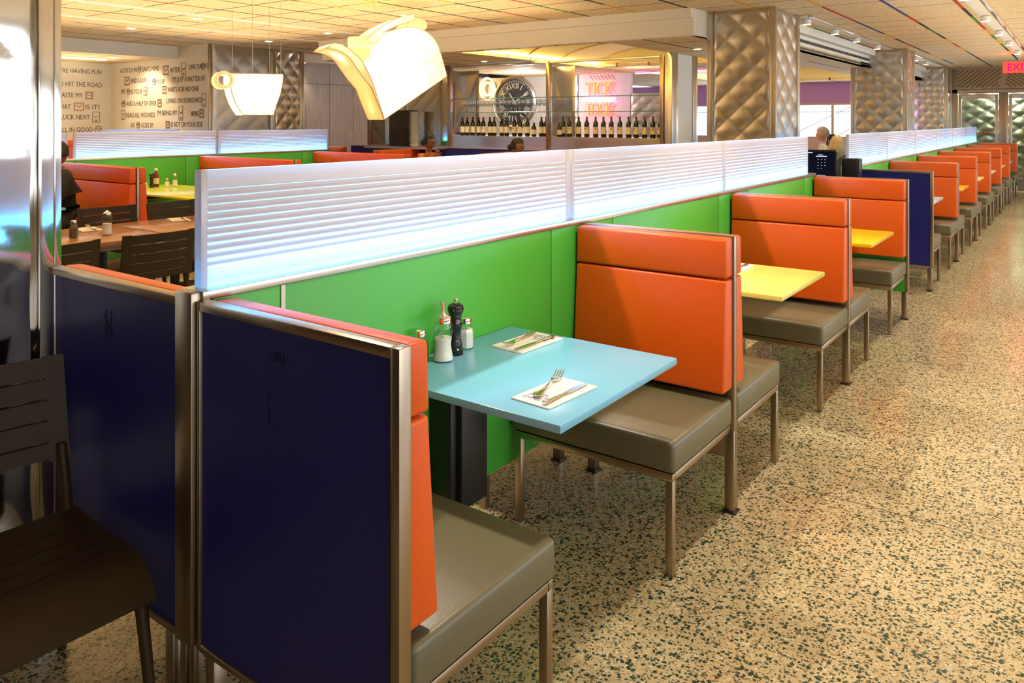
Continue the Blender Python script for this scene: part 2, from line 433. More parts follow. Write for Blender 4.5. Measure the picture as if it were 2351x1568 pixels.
# aisle side wall with big windows (out of frame, lights the room)
b = bx(7, 7.1, -5, 22, 0, .65); bx(7, 7.1, -5, 22, 2.45, H, bm=b)
for y in (-5, -3.6, 1.0, 6.0, 11.0, 16.0, 20.6): bx(7, 7.1, y, y+.35, .65, 2.45, bm=b)
struct('wall_right', b, wallpaint)
def window(name, x0, x1, y, z0, z1, mull):
    b = bx(x0, x1, y-.03, y+.03, z0, z0+.05); bx(x0, x1, y-.03, y+.03, z1-.05, z1, bm=b)
    for m_ in mull: bx(m_-.03, m_+.03, y-.04, y+.04, z0, z1, bm=b)
    o = struct(name, b, mat('window_frame_pink', (.5, .36, .34), .5))
    p = obj('window_pane', bx(x0, x1, y-.004, y+.004, z0+.05, z1-.05), pane_g, o)
    return o
wn = window('window_1', -9, -1.6, 19.55, 1.15, 2.0, (-8.97, -7.2, -5.3, -3.0+.02, -1.63))
# wires of an awning outside the panes
b = tube([(-6.6, 20.3, 0), (-1.7, 20.3, 2.45)], .012, 6); tube([(-5.2, 20.4, 0), (-1.7, 20.4, 2.0)], .012, 6, bm=b); tube([(-8, 20.35, 1.8), (-1.7, 20.35, 1.8)], .012, 6, bm=b); tube([(-8, 20.35, 0), (-8, 20.35, 1.8)], .012, 6, bm=b)
tag(obj('awning_cable', b, grey_p), 'thin stay cables crossing outside the far bright window', 'cable')

# grey wood panelled wall with flush joints
b = bmesh.new()
ys = [8.95, 9.56, 10.13, 10.74, 11.5]
for a, c in zip(ys, ys[1:]):
    bx(-10.0, -9.9, a+.004, c-.004, 0, 2.27, bm=b); bx(-10.0, -9.9, a+.004, c-.004, 2.277, 2.66, bm=b)
struct('wall_wood_panels', b, wood_gry)
struct('wall_wood_backing', bx(-10.1, -9.995, 8.9, 12.2, 0, 2.7), mat('joint_dark', (.05, .04, .04), .8))
struct('wall_beyond_bar', bx(-16, -5.5, 14.6, 14.7, 0, 1.0), white)

# ------------------------------------------------------------------ the wall of sayings
BLK, RED = inkm, icon_red
def say(parent, s, M, wd, h=.082):
    o = obj('painted_lettering', xf(text_bm(s, h, wd, .002), M), inkm, parent, 0)
    o['label'] = 'dark painted words reading ' + s
    return o
def clock_icon(parent, M, w_, h, kind):
    """little clock pictograms: 0 round, 1 square with ticks, 2 flip style tall"""
    b = bmesh.new()
    if kind == 0:
        r = min(w_, h)*.5
        tube([(r*.9*math.cos(a*math.pi/8), r*.9*math.sin(a*math.pi/8), 0) for a in range(16)], r*.06, 5, bm=b, closed=True)
        for a in range(12):
            t = a*math.pi/6; tube([(r*.62*math.cos(t), r*.62*math.sin(t), 0), (r*.75*math.cos(t), r*.75*math.sin(t), 0)], r*.05, 4, bm=b)
    elif kind == 1:
        for a in range(-3, 4):
            for s_ in (-1, 1):
                bx(a*w_/7-.006, a*w_/7+.006, s_*h*.42-.012, s_*h*.42+.012, 0, .003, bm=b)
                if abs(a) == 3: continue
                bx(s_*w_*.42-.012, s_*w_*.42+.012, a*h/7-.006, a*h/7+.006, 0, .003, bm=b)
    else:
        bx(-w_/2, w_/2, -h/2, -h/2+.009, 0, .003, bm=b); bx(-w_/2, w_/2, h/2-.009, h/2, 0, .003, bm=b)
        bx(-w_/2, -w_/2+.009, -h/2, h/2, 0, .003, bm=b); bx(w_/2-.009, w_/2, -h/2, h/2, 0, .003, bm=b)
        bx(-w_*.12, w_*.12, -h*.42, -h*.24, 0, .003, bm=b)
    k = min(w_, h)
    tube([(-k*.28, k*.18, .001), (0, -k*.08, .001), (k*.30, k*.20, .001)], .006, 5, bm=b)
    return obj('clock_pictogram', xf(b, M), RED if kind != 0 else BLK, parent)
wl = bpy.data.objects['wall_left']; wb = bpy.data.objects['wall_back_left']
LT = [("WHEN YOU'RE HAVING FUN", 5.8, 6.97, 2.44), ('TIME TO HIT THE ROAD', 5.98, 6.98, 2.21), ("DON'T WASTE MY", 5.9, 6.65, 2.02), ('WHAT', 6.18, 6.45, 1.82), ('IS IT?', 6.70, 6.94, 1.82), ('BETTER LUCK NEXT', 5.95, 6.77, 1.64), ('ALL IN GOOD', 6.25, 6.82, 1.42)]
for s_, a, c, z in LT: say(wl, s_, facing((-12.299, a, z-.04), (0, 1, 0), (1, 0, 0)), c-a)
for y, z, k, w_, h in ((6.76, 2.02, 1, .13, .13), (6.585, 1.82, 1, .18, .15), (6.88, 1.64, 2, .13, .19), (6.92, 1.42, 0, .14, .14)):
    clock_icon(wl, facing((-12.298, y, z), (0, 1, 0), (1, 0, 0)), w_, h, k)
dx = -.05
RT = [('A STITCH IN', -11.93, -11.38, 2.46), ('SAVES NINE', -11.2, -10.67, 2.46), ('AFTER', -10.33, -10.03, 2.41), ('ONE DAY AT A', -9.78, -9.14, 2.44), ('AND AGAIN', -11.58, -11.06, 2.27), ("'S UP", -10.72, -10.49, 2.23), ("IT'S JUST A MATTER OF", -10.27, -9.33, 2.25), ('MY', -11.9, -11.77, 2.09), ('IS YOUR', -11.56, -11.19, 2.08), ('WAITS FOR NO ONE', -10.41, -9.51, 2.09), ('AND A HALF OF OVER', -11.72, -10.75, 1.875), ('LIVING ON BORROWED', -10.43, -9.40, 1.905), ('HEALS ALL WOUNDS', -11.74, -10.8, 1.675), ("I'M BEING MY", -10.72, -10.12, 1.705), ('HAVE NICE', -9.72, -9.50, 1.69), ('AS', -11.58, -11.45, 1.5), ('GOES BY', -11.23, -10.83, 1.5), ('IS NOT ON YOUR SIDE', -10.3, -9.40, 1.515)]
for s_, a, c, z in RT: say(wb, s_, facing((a+dx, 7.149, z-.04), (1, 0, 0), (0, -1, 0)), c-a)
for x, z, k, w_, h in ((-11.29, 2.465, 0, .12, .12), (-10.455, 2.415, 1, .18, .16), (-9.93, 2.41, 2, .13, .22), (-9.42, 2.30, 0, .0, .0), (-11.7, 2.275, 1, .18, .15), (-10.81, 2.235, 0, .12, .12), (-11.655, 2.085, 0, .12, .13), (-11.09, 2.08, 2, .11, .15), (-10.5, 2.09, 1, .12, .13), (-11.82, 1.875, 0, .13, .14), (-10.65, 1.87, 1, .12, .13), (-9.36, 1.9, 2, .12, .22), (-11.83, 1.68, 2, .13, .17), (-10.01, 1.70, 2, .12, .24), (-9.42, 1.69, 1, .12, .14), (-11.33, 1.5, 0, .12, .12), (-10.4, 1.51, 1, .12, .12), (-9.38, 2.44, 0, .12, .14)):
    if w_: clock_icon(wb, facing((x+dx, 7.147, z), (1, 0, 0), (0, -1, 0)), w_, h, k)

# ------------------------------------------------------------------ steel columns
def column(label, x0, x1, y0, y1, h, nx, nz, ny=None, st=None, amp=.018):
    steel = st or globals()['steel']
    t = thing('embossed_steel_column', label, 'column', ((x0+x1)/2, (y0+y1)/2, 0), 0, 'embossed steel columns')
    cx, cy = (x0+x1)/2, (y0+y1)/2; a, c = (x1-x0)/2, (y1-y0)/2; e = .065
    obj('core', bx(-a+.03, a-.03, -c+.03, c-.03, 0, h-.002), steel, t)
    for sx in (-1, 1):
        for sy in (-1, 1):
            b = bx(min(sx*a, sx*(a-e)), max(sx*a, sx*(a-e)), min(sy*c, sy*(c-e)), max(sy*c, sy*(c-e)), 0, h-.002, .006)
            bx(min(sx*(a+.004), sx*(a-.02)), max(sx*(a+.004), sx*(a-.02)), min(sy*(c+.004), sy*(c-.02)), max(sy*(c+.004), sy*(c-.02)), 0, h-.002, .005, bm=b)
            obj('corner_trim', b, steel, t)
    obj('quilted_panel', quilt(2*a-2*e, h-.01, nx, nz, amp, .018, facing((-a+e, -c+.028, 0), (1, 0, 0), (0, -1, 0))), steel, t)
    obj('quilted_panel', quilt(2*c-2*e, h-.01, ny or nx, nz, amp, .018, facing((a-.028, -c+e, 0), (0, 1, 0), (1, 0, 0))), steel, t)
    obj('quilted_panel', quilt(2*a-2*e, h-.01, nx, nz, .02, .03, facing((a-e, c-.028, 0), (-1, 0, 0), (0, 1, 0))), steel, t)
    obj('quilted_panel', quilt(2*c-2*e, h-.01, ny or nx, nz, .02, .03, facing((-a+.028, c-e, 0), (0, -1, 0), (-1, 0, 0))), steel, t)
    return t
column('large embossed steel column nearest the long row of frosted screens', -1.56, -.80, 8.35, 9.22, H, 2, 9.6)
column('embossed steel column behind the far row of booths, second in line', -1.44, -.55, 14.5, 15.2, H, 2.5, 9.6, 2)
column('small far embossed steel column beside the entrance doors', -1.40, -.62, 19.9, 20.6, H, 2.5, 9.6, 2)
column('embossed steel column at the left edge of the picture, behind the brown chair', -1.60, -.80, .30, 1.17, H, 2, 9.6, None, mat('polished_steel', (.66, .62, .57), .10, 1), .003)
column('embossed steel column between the wall of sayings and the grey wood wall', -9.98, -9.2, 8.3, 8.95, H, 2, 9.6)
t = thing('steel_wall_panel', 'plain and embossed steel wall strip ending the wall of sayings', 'wall panel', (-9.3, 7.15, 0))
obj('quilted_panel', quilt(1.13, H, 3, 9, .006, .03, facing((0, .1, 0), (0, 1, 0), (1, 0, 0))), steel, t)
obj('edge_trim', bx(-.02, .03, .0, .06, 0, H, .005), steel_dark, t)

# ------------------------------------------------------------------ booth benches
def cushion_set(t, W, s):
    def yy(a, c): return (min(s*a, s*c), max(s*a, s*c))
    b = bx(.012, W, *yy(.03, .582), .358, .468, .018, 3)
    for v in b.verts:                         # crowned top and waterfall front
        if v.co.z > .45:
            f = abs(v.co.y)/.58
            v.co.z += .010*math.sin(math.pi*min(1, max(0, (v.co.x-.01)/(W-.01))))*(1-abs(2*f-1)**2)
    obj('seat', b, olive, t)
    hp = [(s*.018, .948), (s*.088, .946), (s*.084, 1.102), (s*.018, 1.106)]
    bp = [(s*.018, .500), (s*.118, .500), (s*.086, .941), (s*.018, .941)]
    obj('headrest', prism(hp, .012, W-.004, 'x', .011, 3), orange, t)
    obj('backrest', prism(bp, .012, W-.004, 'x', .011, 3), orange, t)
    b = bx(.03, W-.008, *yy(.55, .576), .330, .357, .003); bx(.03, W-.008, *yy(.03, .055), .330, .357, .003, bm=b)
    bx(W-.034, W-.008, *yy(.03, .56), .330, .357, .003, bm=b); bx(.03, .056, *yy(.03, .56), .330, .357, .003, bm=b)
    obj('seat_frame', b, steel_dark, t)
    for x in (.045, W-.022):
        obj('leg', bx(x-.014, x+.014, *yy(.548, .576), 0, .331, .003), steel_dark, t)
def bench(label, loc, rz, W, sides=(1, -1), panel=0, group='booth benches', green_back=False):
    """partition plane at local y=0, wall at local x=0. panel = side of the partition showing the navy laminate"""
    t = thing('booth_bench', label, 'bench', loc, rz, group)
    if panel:
        p = panel
        def yy(a, c): return (min(p*a, p*c), max(p*a, p*c))
        b = bx(.013, W-.015, *yy(-.012, .024), 1.085, 1.108, .002); bx(.013, W-.015, *yy(-.012, .024), .215, .232, .002, bm=b)
        bx(W-.014, W+.012, *yy(-.012, .024), .215, 1.108, .003, bm=b); bx(0, .012, *yy(-.012, .024), .215, 1.108, .003, bm=b)
        obj('panel_frame', b, steel_dark, t)
        if green_back: obj('inner_panel', bx(.01, W-.015, *yy(-.016, -.011), .216, 1.08), green, t)['label'] = 'green laminate inner face'
        nb = obj('end_panel', bx(.01, W-.012, *yy(-.01, .016), .230, 1.087), navy, t); nb['label'] = 'navy blue laminate end panel'
    else:
        obj('panel_frame', bx(.01, W+.002, -.013, .013, .215, 1.108, .003), steel_dark, t)
    for x in (.05, W-.018):
        obj('leg', bx(x-.02, x+.02, -.02, .02, 0, .213 if panel else .331, .004), steel_dark, t)
        obj('foot_plate', bx(x-.028, x+.028, -.028, .028, 0, .006), black, t)
    for s in sides: cushion_set(t, W, s)
    return t
W1 = .705
e1 = bench('nearest orange bench behind the navy panel marked with a scratched letter E', (.0, 1.17, 0), 0, W1, (1,), -1)
# scratches on the navy panel (a letter E and two scrawls)
b = bmesh.new(); yb = -.0168
def scr(pts, r=.0011): tube([(x, yb, z) for x, z in pts], r, 5, bm=b)
scr([(.335, .925), (.283, .930), (.285, .858), (.345, .852)]); scr([(.284, .893), (.33, .889)])
obj('scratched_letter', b, mat('scratch', (.004, .004, .012), .7), e1)
b = bmesh.new()
scr([(.285, 1.005), (.297, 1.035)]); scr([(.305, 1.005), (.311, 1.033), (.318, 1.01), (.326, 1.034), (.331, 1.004)]); scr([(.337, 1.0), (.341, 1.032), (.355, 1.028), (.356, 1.018), (.34, 1.015)])
obj('scratched_mark', b, MATS['scratch'], e1)
ml = bench('orange bench left of the steel post, seen over its own navy panel', (-.085, 1.17, 0), R(180), W1+.04, (-1,), 1)
b = bmesh.new(); yb = .0168
scr([(.36, 1.02), (.37, .93)]); scr([(.39, 1.02), (.395, .92)]); scr([(.355, .95), (.40, 1.0)])
obj('scratched_mark', b, MATS['scratch'], ml)
db = bench('first double sided orange bench, in front of the pale blue table', (0, 3.07, 0), 0, W1)
dup(db, (0, 4.965, 0), 0, 'second double sided orange bench, behind the pale yellow table')
bench('single orange bench ending the near row, just before the far navy panel', (0, 6.86, 0), 0, W1, (-1,), 1, green_back=True)
dup(db, (-.085, 3.07, 0), R(180), 'double orange bench on the hidden side of the near divider, glimpsed between the frosted screens')
bench('orange bench behind the far navy end panel across the gap', (0, 8.13, 0), 0, W1, (1,), -1)
for k in range(1, 6):
    dup(db, (0, 8.13+1.897*k, 0), 0, ORD[k-1]+' double orange bench beyond the far navy end panel')
bench('last orange bench of the far row, by the entrance doors', (0, 19.52, 0), 0, W1, (-1,), 1, green_back=True)
# second row (towards the wall of sayings)
WB = 1.9
dbw = bench('wide orange double bench left of the yellow green table', (-7.7, 4.13, 0), 0, WB)
dup(dbw, (-7.7, 6.07, 0), 0, 'wide orange double bench right of the yellow green table')
dup(dbw, (-7.7, 7.98, 0), 0, 'wide orange double bench at the right end of the second row, below the teapot lamp')
bq = thing('banquette', 'tall orange banquette behind the second row, seen through the gap between its screens', 'bench', (-8.75, 4.35, 0))
obj('headrest', bx(-.07, .07, -.7, .7, 1.235, 1.33, .015, 3), orange, bq); obj('backrest', bx(-.07, .09, -.7, .7, .47, 1.232, .015, 3), orange, bq)
obj('seat', bx(.07, .52, -.7, .7, .36, .47, .02, 3), olive, bq); obj('base', bx(-.05, .48, -.68, .68, 0, .36), navy, bq)
# benches against the bar front
bw = bench('orange bench against the navy bar wall, left of the woman in orange', (-7.35, 9.84, 0), R(-90), .95)
dup(bw, (-5.15, 9.84, 0), R(-90), 'orange bench against the navy bar wall, right of the woman in orange')
dup(bw, (-9.15, 9.84, 0), R(-90), 'orange bench farthest left against the navy bar wall, by the grey wood wall')

# ------------------------------------------------------------------ dividers
def ribbed(y0, y1, x, z0=1.131, z1=1.441):
    """hollow double skin screen, horizontal ribs on both faces, flat end and top borders"""
    b = bmesh.new(); n = 150; prof = []
    for i in range(n+1):
        z = z0+(z1-z0)*i/n; t = (z-z0)/(z1-z0)
        r = .0017*math.sin(2*math.pi*(z-z0)/.0205) if .17 < t < .84 else 0
        prof.append((.013+r, z))
    loop = [(x+a, z) for a, z in prof]+[(x-a, z) for a, z in prof[::-1]]
    A = [b.verts.new((p[0], y0+.02, p[1])) for p in loop]; B = [b.verts.new((p[0], y1-.02, p[1])) for p in loop]
    m = len(loop)
    for i in range(m-1): b.faces.new((A[i], B[i], B[i+1], A[i+1]))
    bmesh.ops.recalc_face_normals(b, faces=b.faces[:])
    bx(x-.016, x+.016, y0, y0+.02, z0, z1, .003, bm=b); bx(x-.016, x+.016, y1-.02, y1, z0, z1, .003, bm=b)
    return b
def divider(label, x, y0, y1, joints, gaps, post=True, panelmat=None, joint0=None):
    t = thing('booth_divider', label, 'divider', (x, y0, 0), 0, 'green booth dividers')
    def L(y): return y-y0
    js = [y0+.02]+joints+[y1]
    for a, c in zip(js, js[1:]):
        for xa, xb in ((-.012, 0), (-.085, -.073)):
            obj('green_panel', bx(xa, xb, L(a)+.0035, L(c)-.0035, .22, 1.106, .001), panelmat or green, t)
    obj('core', bx(-.074, -.011, .02, L(y1)-.004, .235, 1.10), core, t)
    if joint0: obj('joint_strip', bx(-.013, .003, L(joint0)-.007, L(joint0)+.007, .22, 1.106), steel, t)
    obj('top_rail', bx(-.09, .006, -.01, L(y1)+.008, 1.107, 1.131, .003), steel, t)
    if post:
        obj('post', bx(-.085, -.008, -.035, .018, .22, 1.129, .005), steel_dark, t)
    for yv in (.0, L(y1)-.03):
        for xv in (-.07, -.03):
            obj('leg', bx(xv-.014, xv+.014, yv-.02, yv+.008, 0, .24, .003), steel_dark, t)
    for a, c in gaps:
        s = obj('privacy_screen', ribbed(L(a), L(c), -.042), acry, t)
        obj('light_strip', bx(-.048, -.036, L(a)+.025, L(c)-.025, 1.1312, 1.137), led_m, s)
        al = area('strip_glow', (-.042, (L(a)+L(c))/2, 1.1385), (R(180), 0, 0), .010, L(c)-L(a)-.05, E_STRIP*(c-a), (.05, .42, 1))
        al.data.spread = R(70); al.parent = s
    return t
divider('near green divider with steel post and long frosted ribbed screens', 0, 1.17, 6.87,
        [1.413, 2.80, 3.34, 4.70, 5.23, 6.55], [(1.175, 2.985), (3.012, 4.862), (4.868, 6.75)], joint0=1.413)
J = []; G = []
for k in range(6):
    y = 8.13+1.897*k
    if k: J += [y-.27, y+.27]
    else: J += [y+.27]
    G.append((y+(.03 if k == 0 else .004), y+1.893))
divider('far green divider with a long line of frosted screens, behind the far navy panel', 0, 8.13, 19.53, J+[19.26], G)
divider('second row green divider with glowing screens, below the wall of sayings', -7.7, 2.3, 8.25,
        [3.86, 4.40, 5.80, 6.34, 7.71], [(2.32, 4.33), (4.40, 6.27), (6.31, 8.22)], post=False)
divider('farthest divider with a plain frosted screen right below the painted sayings', -9.9, 5.8, 7.05, [6.4], [(5.8, 7.04)], post=False)

# ------------------------------------------------------------------ booth tables
def booth_table(label, x, y, W, m, hw=.37):
    t = thing('booth_table', label, 'table', (x, y, 0), 0, 'wall mounted booth tables')
    obj('tabletop', bx(.002, W+.008, -hw, hw, .737, .761, .004), m, t)
    b = bx(.002, .10, -.10, .10, .24, .736, .004); bx(.10, .125, -.07, .07, .24, .70, .004, bm=b)
    obj('support_column', b, black, t)
    b = prism([(.1, .60), (W*.72, .735), (.1, .735)], -.05, .05, 'y')
    obj('bracket', b, black, t)
    return t
booth_table('pale blue booth table in front, set with two napkins', 0, 2.127, .705, table_mat('table_blue', (.19, .53, .76)))
booth_table('pale yellow booth table between the first and second double benches', 0, 4.02, .705, table_mat('table_pale_yellow', (.78, .70, .16)))
booth_table('bright golden yellow booth table ending the near row', 0, 5.91, .705, table_mat('table_gold', (.85, .50, .005)))
for k, (c, n, lb) in enumerate((((.45, .60, .72), 'table_ice', 'ice blue booth table right behind the far navy panel'), ((.85, .42, .01), 'table_amber', 'amber yellow booth table in the far row'),
                    ((.75, .62, .22), 'table_sand', 'sand yellow booth table in the far row, after the amber one'), ((.62, .66, .66), 'table_white', 'whitish booth table in the far row, after the sand yellow one'),
                    ((.80, .66, .22), 'table_cream', 'cream yellow booth table, second last of the far row'), ((.72, .74, .60), 'table_pale', 'pale booth table, last of the far row by the doors'))):
    booth_table(lb, 0, 8.13+1.897*(k+.5), .66 if k else .62, table_mat(n, c))
booth_table('yellow green table in the second row holding condiments', -7.7, 5.1, 1.97, table_mat('table_lime', (.66, .70, .03)), .46)
booth_table('light blue table in the second row beside the person in black', -7.7, 3.12, 1.85, MATS['table_blue'], .34)

# ------------------------------------------------------------------ cutlery and napkins
def napkin_bm(w_, l_):
    b = bx(-w_/2, w_/2, -l_/2, l_/2, 0, .0025, .001, 1); bx(-w_/2+.002, w_/2, -l_/2, l_/2-.003, .0026, .005, .001, 1, bm=b)
    bmesh.ops.subdivide_edges(b, edges=b.edges[:], cuts=2, use_grid_fill=True); return b
def fork_bm():
    """along +Y, tines at +Y, total 0.195"""
    b = bmesh.new(); out = [(-.0105, -.095), (-.0115, -.088), (-.0095, -.07), (-.0045, -.03), (-.0028, .01), (-.0032, .03), (-.010, .043), (-.0125, .052), (.0125, .052), (.010, .043), (.0032, .03), (.0028, .01), (.0045, -.03), (.0095, -.07), (.0115, -.088), (.0105, -.095), (0, -.099)]
    prism(out, -.001, .001, 'z', bm=b)
    for i in range(4):
        x = -.0105+.007*i
        prism([(x-.0019, .052), (x+.0019, .052), (x+.0015, .085), (x+.0005, .097), (x-.0005, .097), (x-.0015, .085)], -.001, .001, 'z', bm=b)
    tube([(-.006, -.09, .0012), (-.003, -.03, .0012), (0, .0, .0012), (.003, -.03, .0012), (.006, -.09, .0012)], .0009, 4, bm=b)
    bmesh.ops.triangulate(b, faces=[f for f in b.faces if len(f.verts) > 4])
    bmesh.ops.subdivide_edges(b, edges=[e for e in b.edges if e.calc_length() > .02], cuts=3)
    for v in b.verts:
        y = v.co.y; v.co.z += .003+.006*math.exp(-((y-.02)/.03)**2)+(.016*max(0, (y-.052)/.045)**1.6)+.003*max(0, (-.04-y)/.05)
    return b
def knife_bm():
    b = bmesh.new(); tube([(0, -.112, .004), (0, -.105, .005), (0, -.07, .0055), (0, -.03, .0045), (0, -.005, .004), (0, .004, .0045)], [.006, .0095, .0075, .0055, .0045, .006], 10, bm=b)
    for v in b.verts: v.co.z = .005+(v.co.z-.005)*.55
    prism([(-.005, .004), (-.0085, .015), (-.0095, .06), (-.008, .09), (-.002, .112), (.004, .118), (.0075, .10), (.008, .02), (.005, .004)], .0035, .0052, 'z', bm=b)
    return b
silver = mat('silverware', (.78, .74, .66), .12, 1)
nk = thing('paper_napkin', 'white paper napkin at the front edge of the pale blue table', 'napkin', (.565, 1.96, .7612), R(-4), 'paper napkins')
obj('sheet', napkin_bm(.14, .245), napkin_m, nk)
tb = text_bm('TICK\nTOCK\nDINER', .016, .085, 0, .9); xf(tb, Matrix.Translation((-.05, -.055, .0054)))
obj('printed_lettering', tb, purple_ink, nk, 0)['label'] = 'purple printed lettering'
n2 = dup(nk, (.197, 2.345, .7612), R(176), 'white paper napkin at the rear of the pale blue table, beside the green wall')
n3 = dup(nk, (.28, 4.22, .7612), R(182), 'white paper napkin on the pale yellow table')
n5 = dup(nk, (-6.35, 5.30, .7612), R(88), 'white paper napkin on the yellow green table')
fk = tag(obj('fork', fork_bm(), silver), 'silver fork on the front napkin, tines towards the orange bench', 'fork', 'forks'); fk.scale = (1.15, 1.15, 1.15); fk.location = (.525, 1.985, .7668); fk.rotation_euler = (0, 0, R(13))
kn = tag(obj('knife', knife_bm(), silver), 'silver table knife on the front napkin', 'knife', 'knives'); kn.location = (.605, 1.955, .7665); kn.rotation_euler = (0, 0, R(-2))
def cut(src, loc, rz, lb):
    o = src.copy(); col.objects.link(o); o.location = loc; o.rotation_euler = (0, 0, R(rz)); o['label'] = lb; return o
cut(fk, (.165, 2.335, .7668), 186, 'silver fork on the rear napkin of the pale blue table')
cut(kn, (.235, 2.335, .7665), 176, 'silver knife on the rear napkin of the pale blue table')
cut(fk, (.25, 4.21, .7668), 184, 'silver fork on the pale yellow table'); cut(kn, (.31, 4.22, .7665), 178, 'silver knife on the pale yellow table')
cut(fk, (-6.33, 5.33, .7668), 96, 'silver fork on the yellow green table'); cut(kn, (-6.33, 5.26, .7665), 90, 'silver knife on the yellow green table')

# ------------------------------------------------------------------ condiments
def sugar_pourer(label, loc, s=1.0, flap=True):
    t = thing('sugar_pourer', label, 'sugar pourer', loc, R(35)); t.scale = (s, s, s)
    prof = [(0, .002), (.033, .002), (.036, .006), (.031, .03), (.0275, .055), (.030, .08), (.034, .10), (.033, .115), (.026, .135), (.025, .14)]
    obj('glass_body', lathe(prof, 24), clear, t)
    sp = [(0, .004), (.0325, .004), (.034, .008), (.0293, .03), (.026, .055), (.0285, .078), (0, .074)]
    obj('sugar', lathe(sp, 24), sugar_m, t)
    obj('lid', lathe([(.027, .128), (.028, .142), (.026, .148), (.012, .158), (.006, .166), (0, .166)], 24), chrome, t)
    if flap: obj('spout', tube([(0, 0, .155), (-.003, 0, .200)], .006, 12), chrome, t)
    return t
def pepper_mill(label, loc, s=1.0):
    t = thing('pepper_mill', label, 'pepper mill', loc); t.scale = (s, s, s)
    obj('body', lathe([(0, 0), (.027, 0), (.0275, .02), (.0235, .024), (.0245, .03), (.020, .05), (.018, .07), (.022, .095), (.0245, .105), (.019, .118), (.0185, .125), (0, .125)], 28), blackp, t)
    obj('head', lathe([(.0185, .125), (.021, .13), (.020, .135), (.026, .145), (.0285, .155), (.0265, .168), (.016, .176), (0, .177)], 28), blackp, t)
    obj('knob', lathe([(.004, .176), (.004, .183), (.0085, .187), (.0085, .193), (.004, .197), (0, .197)], 16), chrome, t)
    return t
def shaker(label, loc, fill, s=1.0, cat='salt shaker'):
    t = thing(cat.replace(' ', '_'), label, cat, loc); t.scale = (s, s, s)
    b = lathe([(0, 0), (.029, 0), (.030, .004), (.029, .06), (.026, .072), (.019, .08), (.018, .092)], 8)
    obj('glass_body', b, clear, t, 0)
    obj('salt' if fill is sugar_m else 'pepper', lathe([(0, .003), (.026, .003), (.0262, .056), (.023, .068), (0, .066)], 8), fill, t, 0)
    obj('lid', lathe([(.0195, .088), (.020, .098), (.018, .106), (.010, .111), (0, .112)], 20), chrome, t)
    return t
def ketchup(label, loc, s=1.0):
    t = thing('ketchup_bottle', label, 'ketchup bottle', loc); t.scale = (s, s, s)
    b = lathe([(0, 0), (.034, 0), (.036, .01), (.034, .05), (.036, .10), (.030, .125), (.016, .15), (.014, .165)], 20); xf(b, Matrix.Diagonal((1, .7, 1, 1)))
    obj('body', b, ketch, t)
    b = lathe([(.0352, .03), (.0358, .05), (.0358, .09)], 20); xf(b, Matrix.Diagonal((1.02, .73, 1, 1)))
    obj('label_band', b, label_w, t)
    obj('cap', lathe([(.017, .165), (.017, .185), (.012, .19), (0, .19)], 16), white, t)
    return t
sugar_pourer('glass sugar pourer with chrome lid on the pale blue table', (.085, 2.005, .7612))
pepper_mill('glossy black pepper mill on the pale blue table', (.072, 2.085, .7612))
shaker('faceted glass salt shaker on the pale blue table, beside the black mill', (.052, 2.165, .7612), sugar_m)
shaker('glass pepper shaker half hidden behind the sugar pourer on the pale blue table', (.035, 1.945, .7612), mat('pepper_dark', (.05, .05, .03), .9), 1.0, 'pepper shaker')
sugar_pourer('glass sugar pourer, rightmost of the condiments on the yellow green table', (-7.25, 5.38, .7612), 1.0, False)
pepper_mill('black pepper mill on the yellow green table, left of the ketchup', (-7.32, 5.12, .7612))
ketchup('red ketchup bottle with cream label on the yellow green table', (-7.40, 5.22, .7612), 1.2)
shaker('small glass salt shaker in front of the ketchup on the yellow green table', (-7.22, 5.26, .7612), sugar_m)
shaker('small glass shaker leftmost on the yellow green table', (-7.34, 5.05, .7612), label_w)
ketchup('dark red ketchup bottle at the left edge of the wooden table', (-3.86, 2.50, .7612), 1.05)
shaker('glass pepper shaker on the wooden table beside the ketchup', (-3.82, 2.60, .7612), mat('pepper_grey', (.16, .12, .08), .9), 1.1, 'pepper shaker')
sugar_pourer('tall glass sugar pourer on the wooden table', (-3.78, 2.81, .7612), 1.05, False)
n4 = dup(nk, (-4.16, 2.86, .7612), R(80), 'white paper napkin at the left of the wooden table')
n6 = dup(nk, (-4.15, 3.58, .7612), R(70), 'white paper napkin further right on the wooden table')
cut(fk, (-4.15, 2.88, .7668), 80, 'fork on the left napkin of the wooden table'); cut(kn, (-4.11, 3.6, .7665), 70, 'knife on the right napkin of the wooden table')

